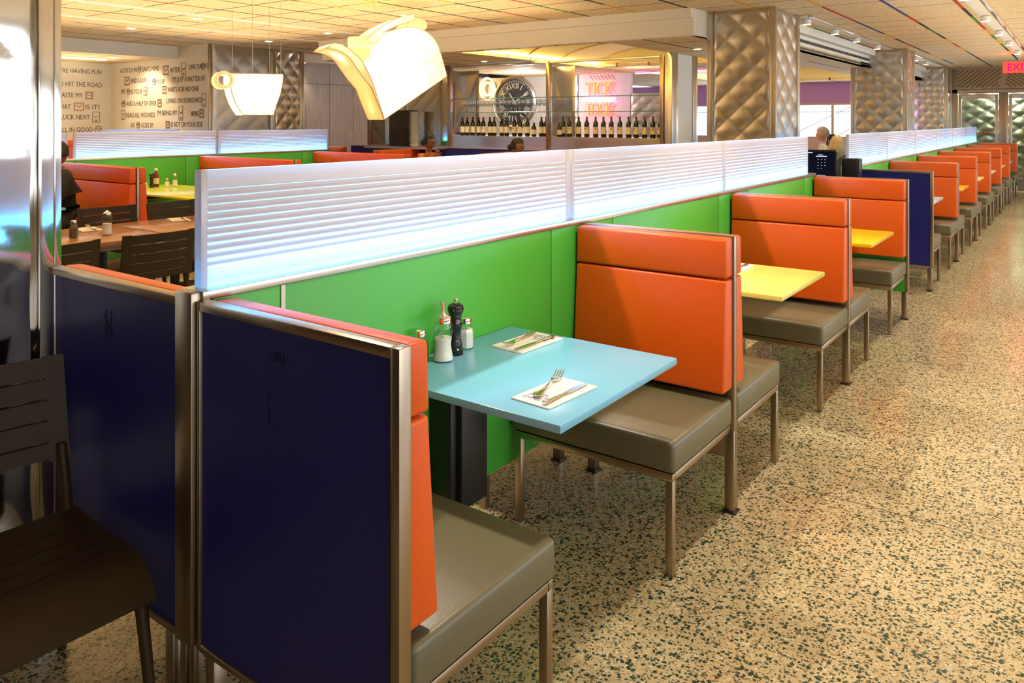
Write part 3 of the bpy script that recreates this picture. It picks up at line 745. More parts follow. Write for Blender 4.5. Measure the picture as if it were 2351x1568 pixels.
# ------------------------------------------------------------------ wooden tables and slatted chairs
def wood_table(label, loc):
    t = thing('dining_table', label, 'table', loc, 0, 'wooden dining tables')
    obj('tabletop', bx(-.44, .44, -.59, .59, .725, .76, .004), wood_tab, t)
    obj('apron', bx(-.36, .36, -.5, .5, .685, .724), wood_tab, t)
    for sx in (-1, 1):
        for sy in (-1, 1): obj('leg', bx(sx*.33-.025, sx*.33+.025, sy*.5-.025, sy*.5+.025, 0, .69, .004), black, t)
wood_table('wooden dining table nearer the left steel column', (-3.9, 2.5, 0))
wood_table('wooden dining table continuing to the right behind the frosted screen', (-3.9, 3.7, 0))
def slat_chair(label, loc, rz):
    """faces local +X; seat centre at origin"""
    t = thing('slatted_chair', label, 'chair', loc, rz, 'brown slatted metal chairs')
    w_ = .235
    # seat: curved profile slats running across (along y), waterfall front
    prof = []
    for i in range(15):
        x = -.22+.47*i/14; z = .440-.012*math.sin(math.pi*i/14)
        if x > .12: z -= ((x-.12)/.13)**2.2*.085
        prof.append((x, z))
    b = bmesh.new()
    def strip(p, y0, y1, th=.016):
        poly = p+[(x, z-th) for x, z in p[::-1]]
        prism(poly, y0, y1, 'y', bm=b)
    strip(prof, -w_, -w_+.035); strip(prof, w_-.035, w_)
    gaps = [3, 5, 7, 9]
    segs = [(0, 3), (3, 5), (5, 7), (7, 9), (9, 14)]
    for a, c in segs:
        p = [tuple(q) for q in prof[a:c+1]]
        if a: p[0] = (p[0][0]+.007, p[0][1])
        strip(p, -w_+.034, w_-.034)
    obj('seat', b, brown, t)
    # backrest: curved panel of wide slats
    b = bmesh.new()
    def bowed(y): return -.235-.035*(1-(y/w_)**2)
    def slat(z0, z1, y0=-w_, y1=w_, n=10):
        A = []
        for i in range(n+1):
            y = y0+(y1-y0)*i/n; lean = lambda z: -(z-.44)*.16
            A.append([bm_v(b, bowed(y)+lean(z)+dxx, y, z) for z, dxx in ((z0, 0), (z1, 0), (z1, -.013), (z0, -.013))])
        for i in range(n):
            for k in range(4): b.faces.new((A[i][k], A[i][(k+1) % 4], A[i+1][(k+1) % 4], A[i+1][k]))
        b.faces.new(A[0][::-1]); b.faces.new(A[-1])
    def bm_v(bb, x, y, z): return bb.verts.new((x, y, z))
    zs = [.575, .625, .688, .747, .806, .868]
    for a, c in zip(zs, zs[1:]): slat(a+.003, c-.003, -w_+.02, w_-.02)
    slat(.57, .869, -w_, -w_+.05, 2); slat(.57, .869, w_-.05, w_, 2); 
    bmesh.ops.recalc_face_normals(b, faces=b.faces[:])
    obj('backrest', b, brown, t)
    for s in (-1, 1):
        y = s*(w_-.022)
        obj('leg', tube([(.200, y, .375), (.232, y+s*.004, .2), (.268, y+s*.008, 0)], [.017, .015, .012], 10), brown, t)
        obj('leg', tube([(-.262, y, .62), (-.225, y, .44), (-.245, y+s*.004, .2), (-.28, y+s*.008, 0)], [.014, .017, .015, .012], 10), brown, t)
    return t
ch = slat_chair('dark brown slatted chair in the left foreground, against the steel column', (-.35, .865, 0), R(-2))
dup(ch, (-3.20, 2.71, 0), R(178), 'brown slatted chair seen from behind at the wooden table, left of the frosted screen')
dup(ch, (-3.20, 2.08, 0), R(183), 'brown slatted chair at the wooden table, cut by the left column')
dup(ch, (-3.20, 3.32, 0), R(180), 'brown slatted chair at the wooden table, mostly behind the frosted screen')
dup(ch, (-4.30, 2.62, 0), R(0), 'brown slatted chair on the far side of the wooden table, nearest the column')
dup(ch, (-4.32, 3.22, 0), R(-3), 'brown slatted chair on the far side of the wooden table, in the middle')
dup(ch, (-4.30, 3.80, 0), R(2), 'brown slatted chair on the far side of the wooden table, by the frosted screen')

# ------------------------------------------------------------------ paper lamps
def lamp_space(P0): # local x -> h (image right, away), y -> depth (backwards), z up
    h = Vector((.405, .914, 0)); d = Vector((-.914, .405, 0))
    M = Matrix((h, d, Vector((0, 0, 1)))).transposed().to_4x4(); M.translation = Vector(P0); return M
def smooth_poly(p, it=1):
    for _ in range(it):
        q = []
        for a, c in zip(p, p[1:]+p[:1]):
            q += [(a[0]*.75+c[0]*.25, a[1]*.75+c[1]*.25), (a[0]*.25+c[0]*.75, a[1]*.25+c[1]*.75)]
        p = q
    return p
def ribs(polys, D, bm, r=.004):
    for p in polys:
        for y in (-.001, D+.001): tube([(a, y, z) for a, z in p], r, 5, bm=bm, closed=True)
        return bm
wire = mat('lamp_wire', (.55, .42, .22), .5)
DP = .49
body = [(-.076, 1.583), (.623, 2.04), (.590, 2.16), (.557, 2.265), (.52, 2.36), (.483, 2.42), (.409, 2.484), (.312, 2.528), (.144, 2.527), (-.043, 2.459), (-.172, 2.343), (-.20, 2.235), (-.25, 2.16), (-.303, 2.156), (-.294, 2.04), (-.213, 1.908)]
spout = [(-.076, 1.583), (-.150, 1.75), (-.213, 1.908), (-.271, 1.971), (-.32, 2.03), (-.352, 2.076), (-.427, 2.181), (-.48, 2.225), (-.537, 2.253), (-.60, 2.268), (-.666, 2.272), (-.597, 2.326), (-.515, 2.317), (-.46, 2.29), (-.405, 2.246), (-.35, 2.205), (-.303, 2.156), (-.27, 2.09), (-.226, 2.016), (-.19, 1.93)]
lid = [(-.258, 2.382), (-.200, 2.44), (-.135, 2.493), (-.07, 2.54), (.003, 2.58), (.06, 2.61), (.12, 2.632), (.18, 2.652), (.249, 2.667), (.249, 2.60), (.12, 2.561), (.05, 2.533), (-.02, 2.499), (-.08, 2.46), (-.126, 2.415), (-.172, 2.334), (-.235, 2.345)]
handle = [(.249, 2.622), (.30, 2.640), (.346, 2.645), (.40, 2.628), (.434, 2.598), (.43, 2.55), (.414, 2.525), (.288, 2.535), (.192, 2.539)]
tp = thing('teapot_lamp', 'large glowing white paper lamp shaped like a tilted pouring pot', 'pendant lamp', (0, 0, 0))
tp.matrix_world = lamp_space((-3.8, 5.67, 0))
def lp(name, poly, y0, y1, par=tp):
    o = obj(name, prism(poly, y0, y1, 'y'), paper_m, par, 30)
    b = bmesh.new()
    for y in (y0-.001, y1+.001): tube([(a, y, z) for a, z in poly], .0035, 5, bm=b, closed=True)
    obj('rim_wire', b, wire, o); return o
lp('pot_body', body, .02, DP-.02)
lp('spout', spout, 0, DP); lp('lid', lid, 0, DP); lp('handle', handle, .10, DP-.10)
obj('neck', lathe([(0, 2.10), (.06, 2.12), (.13, 2.18), (.15, 2.26), (.15, 2.42)], 24, Matrix.Translation((-.22, .24, 0))), paper_m, tp)
b = bmesh.new()
for P_ in ([(.45, 2.44), (.30, 2.28), (.20, 2.12), (.14, 1.74)], [(.60, 2.14), (.42, 2.20), (.2, 2.10)], [(.55, 2.3), (.33, 2.12), (.28, 1.82)], [(0, 1.63), (.02, 1.85), (.0, 2.0)], [(.45, 1.93), (.40, 2.1), (.36, 2.3)], [(-.20, 1.86), (-.05, 1.9), (.1, 1.7)]):
    tube([(x, .017, z) for x, z in P_], .0022, 5, bm=b)
obj('seam_wires', b, wire, tp)
for (x, y, z0) in ((-.10, .24, 2.50), (.12, .24, 2.63), (-.25, .0, 2.39), (.10, .45, 2.62)):
    obj('cable', tube([(x, y, z0), (x, y, H-.004)], .0022, 5), chrome, tp)
cup = thing('cup_lamp', 'glowing white paper lamp shaped like a cup with a round handle', 'pendant lamp', (0, 0, 0)); cup.matrix_world = lamp_space((-3.8, 4.02, 0))
cupp = [(-.17, 1.966), (.264, 1.972), (.262, 1.92), (.252, 1.85), (.235, 1.78), (.209, 1.711), (.183, 1.622), (-.066, 1.621), (-.100, 1.67), (-.129, 1.725), (-.152, 1.79), (-.164, 1.851), (-.169, 1.91)]
DP2 = .30
lp('cup_body', cupp, 0, DP2, cup)
Mh = Matrix.Translation((-.215, -.01, 1.91)) @ Matrix.Rotation(R(-90), 4, 'X')
b = lathe([(.048, 0), (.068, 0), (.074, .02), (.074, .20), (.068, .22), (.048, .22), (.044, .2), (.044, .02), (.048, 0)], 28, Mh)
obj('handle', b, paper_m, cup)
b = bmesh.new()
for P_ in ([(.05, 1.97), (.06, 1.8), (.05, 1.622)], [(-.02, 1.97), (-.0, 1.75), (.02, 1.622)], [(.2, 1.97), (.18, 1.8), (.13, 1.622)]):
    tube([(x, -.003, z) for x, z in P_], .0018, 5, bm=b)
obj('seam_wires', b, wire, cup)
for (x, y, z0) in ((-.10, .28, 1.967), (.02, .05, 1.97), (.16, .05, 1.97), (.25, .02, 1.97)):
    obj('cable', tube([(x, y, z0), (x, y, H-.004)], .002, 5), chrome, cup)
def point(name, loc, power, color, r, par=None):
    l = bpy.data.lights.new(name, 'POINT'); l.energy = power; l.color = color; l.shadow_soft_size = r
    o = bpy.data.objects.new(name, l); o.location = loc; col.objects.link(o)
    if par: o.parent = par
    return o
point('bulb_light', (.08, DP/2, 2.12), 24, (1, .85, .62), .08, tp)
point('bulb_light', (-.46, DP/2, 2.235), 3, (1, .82, .55), .02, tp)
point('bulb_light', (-.03, DP/2, 2.515), 6, (1, .85, .62), .03, tp)
point('bulb_light', (-.09, DP/2, 1.72), 5, (1, .85, .62), .03, tp)
point('bulb_light', (.08, DP2/2, 1.80), 9, (1, .85, .60), .06, cup)
point('bulb_light', (-.215, .1, 1.91), 1.5, (1, .82, .55), .02, cup)

# ------------------------------------------------------------------ ceiling lights
def spot(loc, energy, color, size=R(95), blend=.6, r=.05, tgt=None, par=None):
    l = bpy.data.lights.new('lamp_light', 'SPOT'); l.energy = energy; l.color = color; l.spot_size = size; l.spot_blend = blend; l.shadow_soft_size = r
    o = bpy.data.objects.new('lamp_light', l); o.location = loc; col.objects.link(o)
    if tgt: o.rotation_euler = (Vector(tgt)-Vector(loc)).to_track_quat('-Z', 'Y').to_euler()
    return o
def downlight(label, x, y, z, e=E_DOWN, on=True, tgt=None, size=R(100), color=WARM):
    t = thing('recessed_downlight', label, 'ceiling light', (x, y, z), 0, 'recessed downlights')
    obj('trim_ring', lathe([(.045, -.001), (.075, -.004), (.078, -.001), (.078, 0)], 20), white, t)
    obj('bulb', lathe([(0, -.008), (.03, -.007), (.046, -.002)], 16), bulb_m if on else white, t)
    if on: spot((x, y, z-.02), e, color, size, tgt=tgt)
for x, y, z, lb in ((-8.29, 5.38, H, 'bright recessed downlight left of the cup lamp cables, farther of the two'), (-6.71, 5.34, H, 'bright recessed downlight between two white ceiling strips, left of the cup lamp'),
                 (-6.63, 7.28, H, 'bright recessed downlight beside the teapot lamp spout'), (-8.24, 7.5, H, 'bright recessed downlight above the cup lamp'),
                 (-12.0, 5.6, 2.6, 'recessed downlight in the low ceiling over the sayings corner'), (-10.92, 6.5, 2.6, 'recessed downlight shining on the wall of sayings')):
    downlight(lb, x, y, z, tgt=(x*.8-2.2, 7.1, 1.7) if z < 2.7 and x > -11.5 else None)
downlight('unlit looking recessed downlight in the white soffit over the wood wall', -9.72, 9.35, 2.64, 30)
downlight('recessed downlight in the bar ceiling, left of the large column', -2.2, 9.6, LOW, 30)
downlight('recessed downlight in front of the bar header', -4.5, 6.6, H, 60); downlight('recessed downlight over the woman in orange', -6.6, 9.2, LOW, 40)
t = thing('linear_light', 'short linear ceiling light above the wall of sayings', 'ceiling light', (-11.4, 6.3, 2.6)); obj('diffuser', bx(-.03, .03, -.5, .3, -.012, 0), bulb_m, t)
# light over the wooden tables and the unseen left side
for x, y in ((-2.4, 2.6), (-5.2, 2.0), (-2.3, 6.3), (-6.6, 3.3), (-8.4, 3.4)):
    downlight('recessed downlight in the main ceiling, out of the camera view, at %s tables' % ('near' if y < 3 else 'far'), x, y, H, 55)

def track(label, x, y0, y1, z, heads, e, color, w_=.13, tilt=0):
    t = thing('track_light', label, 'track light', (x, y0, z), 0, 'ceiling track lights')
    obj('channel', bx(-w_/2, w_/2, 0, y1-y0, -.02, 0, .002), white, t)
    obj('rail', bx(w_/2+.02, w_/2+.055, 0, y1-y0, -.03, 0, .003), chrome, t)
    for i, y in enumerate(heads):
        b = lathe([(.048, -.085), (.050, -.03), (.03, -.02), (0, -.02)], 20); xf(b, Matrix.Translation((0, y-y0, 0)))
        hd = obj('lamp_head', b, white, t)
        obj('bulb', xf(lathe([(0, -.088), (.03, -.087), (.045, -.083)], 16), Matrix.Translation((0, y-y0, 0))), bulb_m, hd)
        spot((x, y, z-.10), e, color, R(105), r=.03, tgt=(x+tilt, y, 0))
    return t
track('white ceiling track with spotlights running above the aisle', .93, 1.2, 16.4, H, [2.3, 4.5, 6.5, 8.45, 10.4, 12.2, 13.9, 15.8], E_AISLE, WARM2)
track('white ceiling track with spotlights between the large column and the next one', -.80, 9.3, 14.4, H, [9.5, 10.8, 12.0, 13.4], 45, WARM2)
track('short white ceiling track past the second embossed column', -.72, 15.3, 19.6, H, [16.4, 17.6], 45, WARM2)
track('ceiling track above the near row of frosted screens, out of the camera view', -.57, .6, 6.3, H, [2.35, 3.9, 5.4], E_TRACK, WARM2, tilt=.25)

# ------------------------------------------------------------------ bar
YB = 9.9
struct('wall_bar_front', bx(-9.0, -2.8, 9.86, 9.92, 0, 1.12), navy)
struct('trim_8', bx(-9.0, -2.8, 9.845, 9.93, 1.12, 1.135, .003), steel)
bar = thing('back_bar', 'steel framed glazed back bar with glass shelves', 'bar shelving', (0, 0, 0))
obj('apron', bx(-6.64, -2.83, 9.90, 9.93, 1.136, 1.315), steel, bar)
obj('counter', bx(-6.64, -2.83, 9.93, 10.5, 1.315, 1.332), steel, bar)
for x in (-6.66, -4.70, -2.83):
    obj('upright', bx(x-.03, x+.03, 9.87, 9.95, 1.136, 2.47, .004), steel_dark, bar)
obj('head_rail', bx(-6.69, -2.8, 9.88, 9.95, 2.44, 2.475, .004), steel, bar)
for z in (1.71, 1.935):
    for a, c in ((-6.62, -4.74), (-4.66, -2.87)):
        obj('glass_shelf', bx(a, c, 9.93, 10.25, z-.006, z+.004), shelf_g, bar)
for a, c in ((-7.10, .58), (-5.03, .43)): obj('steel_side_panel', quilt(c, 1.1, 1, 1, .02, .03, facing((a, 10.5, 1.333), (1, 0, 0), (0, -1, 0))), steel, bar)
obj('glass_back', bx(-6.6, -2.9, 10.62, 10.63, 1.333, 2.45), pane_g, bar)
pier = thing('steel_pier', 'white pier with steel edges at the right end of the bar', 'pier', (-2.685, 9.9, 0))
obj('white_face', bx(-.1, -.01, .10, .72, 1.0, LOW), white, pier); obj('edge_trim', bx(-.1, .01, -.03, .16, 0, LOW, .004), steel, pier); obj('edge_trim', bx(-.1, .01, .68, .84, 0, LOW, .004), steel, pier)
obj('base', bx(-.1, -.01, .1, .72, 0, 1.0), steel, pier)
# mirror left of the bar
mr = thing('wall_mirror', 'tall tinted mirror left of the bar shelves, reflecting the sayings', 'mirror', (-8.6, 9.95, 0))
obj('mirror_glass', bx(.03, 1.90, -.01, .0, 1.14, LOW), mat('tinted_mirror', (.50, .45, .36), .04, 1), mr)
obj('frame', bx(-.03, .03, -.04, .02, 1.136, LOW, .004, bm=bx(-.03, 1.9, -.03, .02, 1.136, 1.16)), steel_dark, mr)
cab = thing('dark_cabinet', 'dark cabinet doors beside the stack of bowls', 'cabinet', (-7.75, 9.80, 1.136)); obj('body', bx(-.22, .22, -.0, .12, 0, .62, .004), mat('cabinet_dark', (.03, .022, .015), .4), cab)
for k in range(14):
    prof = [(0, 0), (.055, 0), (.06, .004), (.095, .040), (.10, .042), (.096, .043), (.055, .008), (0, .007)]
    if k == 0: o = pb = obj('bowl', lathe(prof, 24), plate_m)
    else: o = pb.copy(); col.objects.link(o)
    o.location = (-7.33, 9.76, 1.137+k*.0425)
    tag(o, '%s white bowl from the bottom of the stack beside the mirror' % ORD[k], 'bowl', 'stack of white bowls')
struct('trim_9', bx(-8.4, -6.7, 9.62, 9.86, 1.10, 1.136), steel)

for x in (-5.7,): downlight('added small downlight brightening the back bar shelves, %s bay' % ('left' if x < -5 else 'right'), x, 9.6, LOW, 45, size=R(120))  # downlight added to brighten the dim bar
point('bar_back_light', (-6.8, 12.2, 2.2), 60, (1, .93, .85), .2); point('bar_back_light', (-4.4, 12.2, 2.2), 9, (1, .75, .9), .2)
# bottles
def bottle(tall, foil, lab):
    t = thing('wine_bottle', '', 'bottle'); k = 1 if tall else .7
    prof = [(0, 0), (.036, 0), (.038, .006), (.038, .19*k), (.034, .215*k), (.018, .24*k), (.0145, .26*k), (.0145, .30*k)]
    obj('glass_body', lathe(prof, 16), bottle_m, t)
    obj('label_paper', lathe([(.0385, .05*k), (.0385, .15*k)], 16), label_w, t)
    obj('foil_cap', lathe([(.0155, .25*k), (.0155, .303*k), (0, .303*k)], 12), foil, t)
    if lab: obj('label_seal', bx(-.010, .010, -.0405, -.037, .115, .135), label_r, t)
    return t
bt = [bottle(1, foil_k, 0), bottle(1, foil_r, 1), bottle(0, foil_k, 0)]; used = [0, 0, 0]
def put(kind, x, y, lb, grp):
    if used[kind]: o = dup(bt[kind])
    else: o = bt[kind]; used[kind] = 1
    o.location = (x, y, 1.333); o.rotation_euler = (0, 0, random.uniform(-.5, .5)); o['label'] = lb; o['group'] = grp
xs = [-6.47, -6.39, -6.25, -6.15, -6.03, -5.92, -5.81, -5.68, -5.56, -5.43, -5.30, -5.18]
gl = 'wine bottles on the left of the back bar'
for i, x in enumerate(xs[:12]): put(0 if i % 5 != 4 else 1, x, 10.0+.03*(i % 2), '%s dark wine bottle from the left in the left bay of the bar' % ORD[i], gl)
put(2, -5.03, 9.99, 'short small wine bottle near the middle upright of the bar', gl); put(0, -4.91, 10.02, 'tall dark wine bottle just left of the middle upright', gl); put(0, -4.81, 10.0, 'dark wine bottle partly behind the middle upright of the bar', gl)
gr = 'wine bottles on the right of the back bar'
put(2, -4.55, 9.97, 'leftmost short wine bottle in the right bay of the bar', gr); put(0, -4.55, 10.08, 'tall dark wine bottle behind the leftmost short one in the right bay', gr)
xr = [-4.39, -4.23, -4.09, -3.94, -3.81, -3.68, -3.54, -3.40, -3.28, -3.15, -3.02, -2.91]
for i, x in enumerate(xr): put(1 if i % 6 != 1 else 0, x, 10.0, '%s tall wine bottle with cream label after the short one in the right bay' % ORD[i], gr)
for i, x in enumerate((-4.31, -4.16, -4.01, -3.87, -3.61, -3.09)): put(2, x, 10.12, '%s small bottle standing behind the tall ones in the right bay' % ORD[i], gr)
# stemware on the lower glass shelf
gp = [(.034, .002), (.005, .008), (.004, .085), (.012, .092), (.034, .115), (.038, .145), (.033, .19)]
glassb = obj('wine_glass', lathe(gp, 16), glass('stemware_glass', (.86, .89, .90), .9, .14))
GX = [-6.42+.092*i for i in range(18)]
for r_ in range(2):
    for i, x in enumerate(GX):
        o = glassb if (i == 0 and r_ == 0) else glassb.copy()
        if o is not glassb: col.objects.link(o)
        o.location = (x+.04*r_, 10.0+.12*r_, 1.715)
        tag(o, '%s clear wine glass from the left in the %s row on the bar shelf' % (ORD[i], ('front', 'rear')[r_]), 'wine glass', 'wine glasses on the glass shelf')

# behind the bar: clock, neon, steel
YK = 13.5
struct('wall_clock_side', bx(-9.6, -6.9, YK, YK+.1, 0, LOW), mat('clock_wall', (.62, .60, .58), .5))
struct('wall_neon_side', bx(-6.35, -5.2, YK, YK+.1, 0, LOW), mat('neon_wall', (.75, .68, .74), .5))
ck = thing('wall_clock', 'giant round wall clock with white Roman numerals seen through the bar', 'clock', (-7.92, YK-.001, 1.97))
RC = .56
def ringM(z=0): return facing((0, 0, 0), (1, 0, 0), (0, -1, 0))
obj('rim', lathe([(RC-.075, .0), (RC-.07, .05), (RC-.04, .07), (RC, .05), (RC, 0)], 48, ringM()), steel, ck)
obj('dial', lathe([(0, .02), (RC-.07, .02)], 48, ringM()), mat('clock_dial', (.05, .055, .06), .3), ck)
b = bmesh.new()
for k in range(60):
    a = 2*math.pi*k/60; s_ = .012 if k % 5 else .02
    bx(-s_/2, s_/2, -.018, .018, .02, .03, bm=b) if False else join(b, bx(-s_/2, s_/2, -.014, .014, .02, .03), ringM() @ Matrix.Rotation(a, 4, 'Z') @ Matrix.Translation((0, RC-.11, 0)))
obj('minute_marks', b, plate_m, ck)
for k, s_ in enumerate(('XII', 'I', 'II', 'III', 'IIII', 'V', 'VI', 'VII', 'VIII', 'IX', 'X', 'XI')):
    tb = text_bm(s_, .12, None, .008); xs_ = [v.co.x for v in tb.verts]; xf(tb, Matrix.Translation((-(min(xs_)+max(xs_))/2, -.06, 0)))
    obj('numeral', xf(tb, ringM() @ Matrix.Rotation(-2*math.pi*k/12, 4, 'Z') @ Matrix.Translation((0, RC-.21, .022))), plate_m, ck, 0)
def hand(a, L, w_): return xf(prism([(-w_, -.06), (w_, -.06), (w_*.6, L*.8), (0, L), (-w_*.6, L*.8)], .03, .04, 'z'), ringM() @ Matrix.Rotation(-a, 4, 'Z'))
obj('hour_hand', hand(R(325), .26, .02), plate_m, ck); obj('minute_hand', hand(R(60), .40, .014), plate_m, ck)

nr = thing('neon_ring', 'glowing round yellow neon ring left of the giant clock', 'neon sign', (-8.63, YK-.02, 2.27))
obj('backing', xf(lathe([(0, 0), (.22, 0), (.22, .03), (0, .03)], 32), facing((0, 0, 0), (1, 0, 0), (0, -1, 0))), steel, nr)
for rr in (.20, .12): obj('tube', tube([(rr*math.cos(a*math.pi/16), -.05, rr*1.15*math.sin(a*math.pi/16)) for a in range(32)], .022, 8, closed=True), neon_y, nr)
ns = thing('neon_sign', 'orange neon sign reading TICK TOCK with a blue bar, behind the bar', 'neon sign', (0, 0, 0))
for s_, z, m_ in (('TICK', 2.09, neon_o), ('TOCK', 1.70, neon_r)):
    for k, off in enumerate((0, .03)):
        obj('neon_lettering', xf(text_bm(s_, .25, .60, outline=.010 if m_ is neon_o else .010), facing((-6.17+off, YK-.04-.03*k, z-off*.4), (1, 0, 0), (0, -1, 0))), neon_o if k == 0 else neon_r, ns)
for z in (2.035, 2.00): obj('neon_bar', tube([(-6.22, YK-.05, z), (-5.50, YK-.05, z)], .010, 8), neon_b, ns)
b = bmesh.new()
for k in range(7): tube([(-6.1+.08*k, YK-.02, 2.47), (-6.02+.08*k, YK-.02, 2.38)], .010, 6, bm=b)
obj('neon_rays', b, mat('ray_white', (.8, .75, .8), .3), ns)
sp = thing('steel_column_panel', 'embossed steel pier between the giant clock and the neon sign', 'column', (-6.88, YK, 0)); obj('quilted_panel', quilt(.5, LOW, 2, 9, .02, .03, facing((0, 0, 0), (1, 0, 0), (0, -1, 0))), steel, sp); obj('core', bx(0, .5, .01, .3, 0, LOW), steel, sp)
sp = thing('steel_column_panel', 'reddish lit steel pier right of the neon sign, behind the bar', 'column', (-5.18, YK, 0)); obj('quilted_panel', quilt(.62, LOW-.4, 2, 8, .01, .03, facing((0, 0, 0), (1, 0, 0), (0, -1, 0))), steel, sp); obj('core', bx(0, .62, .01, .3, 0, LOW-.4), steel, sp)
point('neon_glow', (-5.8, 13.1, 1.95), 5, (1, .25, .55), .2); point('neon_glow', (-8.6, 13.2, 2.25), 8, (1, .6, .2), .15)
tag(obj('magenta_light_strip', bx(-5.0, -3.0, 13.3, 13.34, 2.46, 2.48), magenta_led), 'magenta light strip along the ceiling behind the bar', 'light strip')

# ------------------------------------------------------------------ entrance
YE = 20.62
def ribbed_header(x0, x1, z0, z1, sgn):
    b = bx(x0, x1, YE, YE+.1, z0, z1); n = int((x1-x0)/.10)+8
    for i in range(-10, n):
        xa = x0+i*.10; xb = xa+sgn*0+(z1-z0)*1.2
        p0, p1 = (xa, z0), (xb, z1)
        if sgn < 0: p0, p1 = (xa+(z1-z0)*1.2, z0), (xa, z1)
        # clip to the panel
        def clip(p, q):
            (ax, az), (cx, cz) = p, q
            pts = []
            for t in [k/12 for k in range(13)]:
                x = ax+(cx-ax)*t; z = az+(cz-az)*t
                if x0+.01 <= x <= x1-.01 and z0+.01 <= z <= z1-.01: pts.append((x, YE-.005, z))
            return pts
        pts = clip(p0, p1)
        if len(pts) > 1: tube([pts[0], pts[-1]], .022, 6, bm=b)
    return b
struct('wall_entrance_header', ribbed_header(-.58, .36, 2.30, 2.76, 1), steel_dark)
struct('wall_entrance_header_right', ribbed_header(.42, 1.6, 2.30, 2.76, -1), steel_dark)
b = bx(-.62, 3, YE-.03, YE+.12, 2.74, H); bx(-.62, 3, YE-.04, YE+.12, 2.20, 2.30, .01, bm=b); bx(.36, .42, YE-.02, YE+.1, 2.3, 2.75, bm=b)
bx(-.64, -.50, YE-.04, YE+.12, 0, 2.75, .01, bm=b); bx(.30, .48, YE-.05, YE+.12, 0, 2.2, .01, bm=b); bx(1.4, 3, YE-.03, YE+.12, 0, 2.3, bm=b); bx(-.5, .3, YE, YE+.1, 0, .12, bm=b)
bx(-.9, 7.3, YE+.13, YE+.2, 2.3, H, bm=b); bx(3, 7.3, YE, YE+.2, 0, H, bm=b)
struct('wall_entrance', b, steel_dark)
def door(n, x0, x1):
    b = bx(x0, x0+.06, YE, YE+.05, .02, 2.18, .005); bx(x1-.06, x1, YE, YE+.05, .02, 2.18, .005, bm=b); bx(x0+.06, x1-.06, YE, YE+.05, 2.08, 2.18, .005, bm=b); bx(x0+.06, x1-.06, YE, YE+.05, .02, .30, .005, bm=b)
    o = struct('door_%d' % n, b, steel)
    obj('door_glass', bx(x0+.06, x1-.06, YE+.02, YE+.028, .30, 2.08), smoky, o)
    s = obj('push_sign', bx(x1-.38, x1-.10, YE-.012, YE+.0, 1.25, 1.33, .004), mat('brass_plate', (.35, .20, .06), .35, .8), o)
    tb = text_bm('PUSH', .04, .15, .002); obj('sign_lettering', xf(tb, facing((x1-.315, YE-.0135, 1.27), (1, 0, 0), (0, -1, 0))), inkm, s, 0)
    obj('push_bar', bx(x0+.06, x1-.06, YE-.05, YE-.03, 1.0, 1.05, .006), steel, o)
door(1, -.49, .29); door(2, .49, 1.35)
# vestibule behind the doors
struct('wall_vestibule', bx(-2, 3, 21.9, 22, 0, H), grey_p)
vp = thing('steel_wall_panel', 'embossed steel wall seen through the glass of the entrance door', 'wall panel', (-.7, 21.88, 0)); obj('quilted_panel', quilt(2.2, H, 5, 10, .03, .03, facing((0, 0, 0), (1, 0, 0), (0, -1, 0))), steel, vp)
point('vestibule_light', (.3, 21.2, 2.3), 100, (.9, 1, .88), .15)
ex = thing('exit_sign', 'red lit EXIT sign hanging from the ceiling at the right edge', 'exit sign', (.88, 17.0, 2.56))
obj('panel', bx(-.25, .25, -.02, .02, -.11, .10, .004), exit_bg, ex)
obj('lettering', xf(text_bm('EXIT', .13, .34, .003), facing((-.17, -.0205, -.065), (1, 0, 0), (0, -1, 0))), exit_tx, ex, 0)
obj('hanger', tube([(0, 0, .1), (0, 0, H-2.56)], .01, 8), chrome, ex)
point('exit_glow', (.88, 16.85, 2.5), 4, (1, .1, .05), .1)

# ------------------------------------------------------------------ order terminal in the gap
cbn = thing('service_station', 'dark blue service counter in the gap between the booth rows', 'counter', (-.30, 7.55, 0))
obj('body', bx(-.35, .33, -.30, .32, 0, .98, .004), navy, cbn); obj('top', bx(-.37, .35, -.32, .34, .98, 1.0, .003), black, cbn)
po = thing('order_terminal', 'black touch screen order terminal showing a keypad, in the gap', 'terminal', (-.16, 7.55, 1.001), R(8))
obj('stand', bx(-.06, .06, .03, .16, 0, .10, .004), blackp, po)
Mt = Matrix.Translation((0, 0, .055)) @ Matrix.Rotation(R(-14), 4, 'X')
obj('housing', xf(bx(-.165, .165, 0, .05, 0, .255, .006), Mt), blackp, po)
obj('display', xf(bx(-.15, .15, -.002, .0, .02, .24), Mt), screen_m, po)
b = bx(-.02, .075, -.004, -.002, .188, .194)
for r_ in range(4):
    for c_ in range(3 if r_ < 3 else 2): bx(-.003+.03*c_, .003+.03*c_, -.004, -.002, .158-.028*r_, .163-.028*r_, bm=b)
bx(-.13, -.05, -.004, -.002, .222, .227, bm=b); bx(.0, .04, -.004, -.002, .203, .207, bm=b)
obj('screen_text', xf(b, Mt), screen_t, po)
obj('card_slot', xf(bx(-.01, .07, -.004, .0, .003, .013), Mt), plate_m, po)
b2_ = tag(obj('tablet_stand', bx(.0, .16, 0, .12, 0, .22, .01), black), 'black device housing right of the order terminal', 'device'); b2_.location = (.0, 7.75, 1.001)

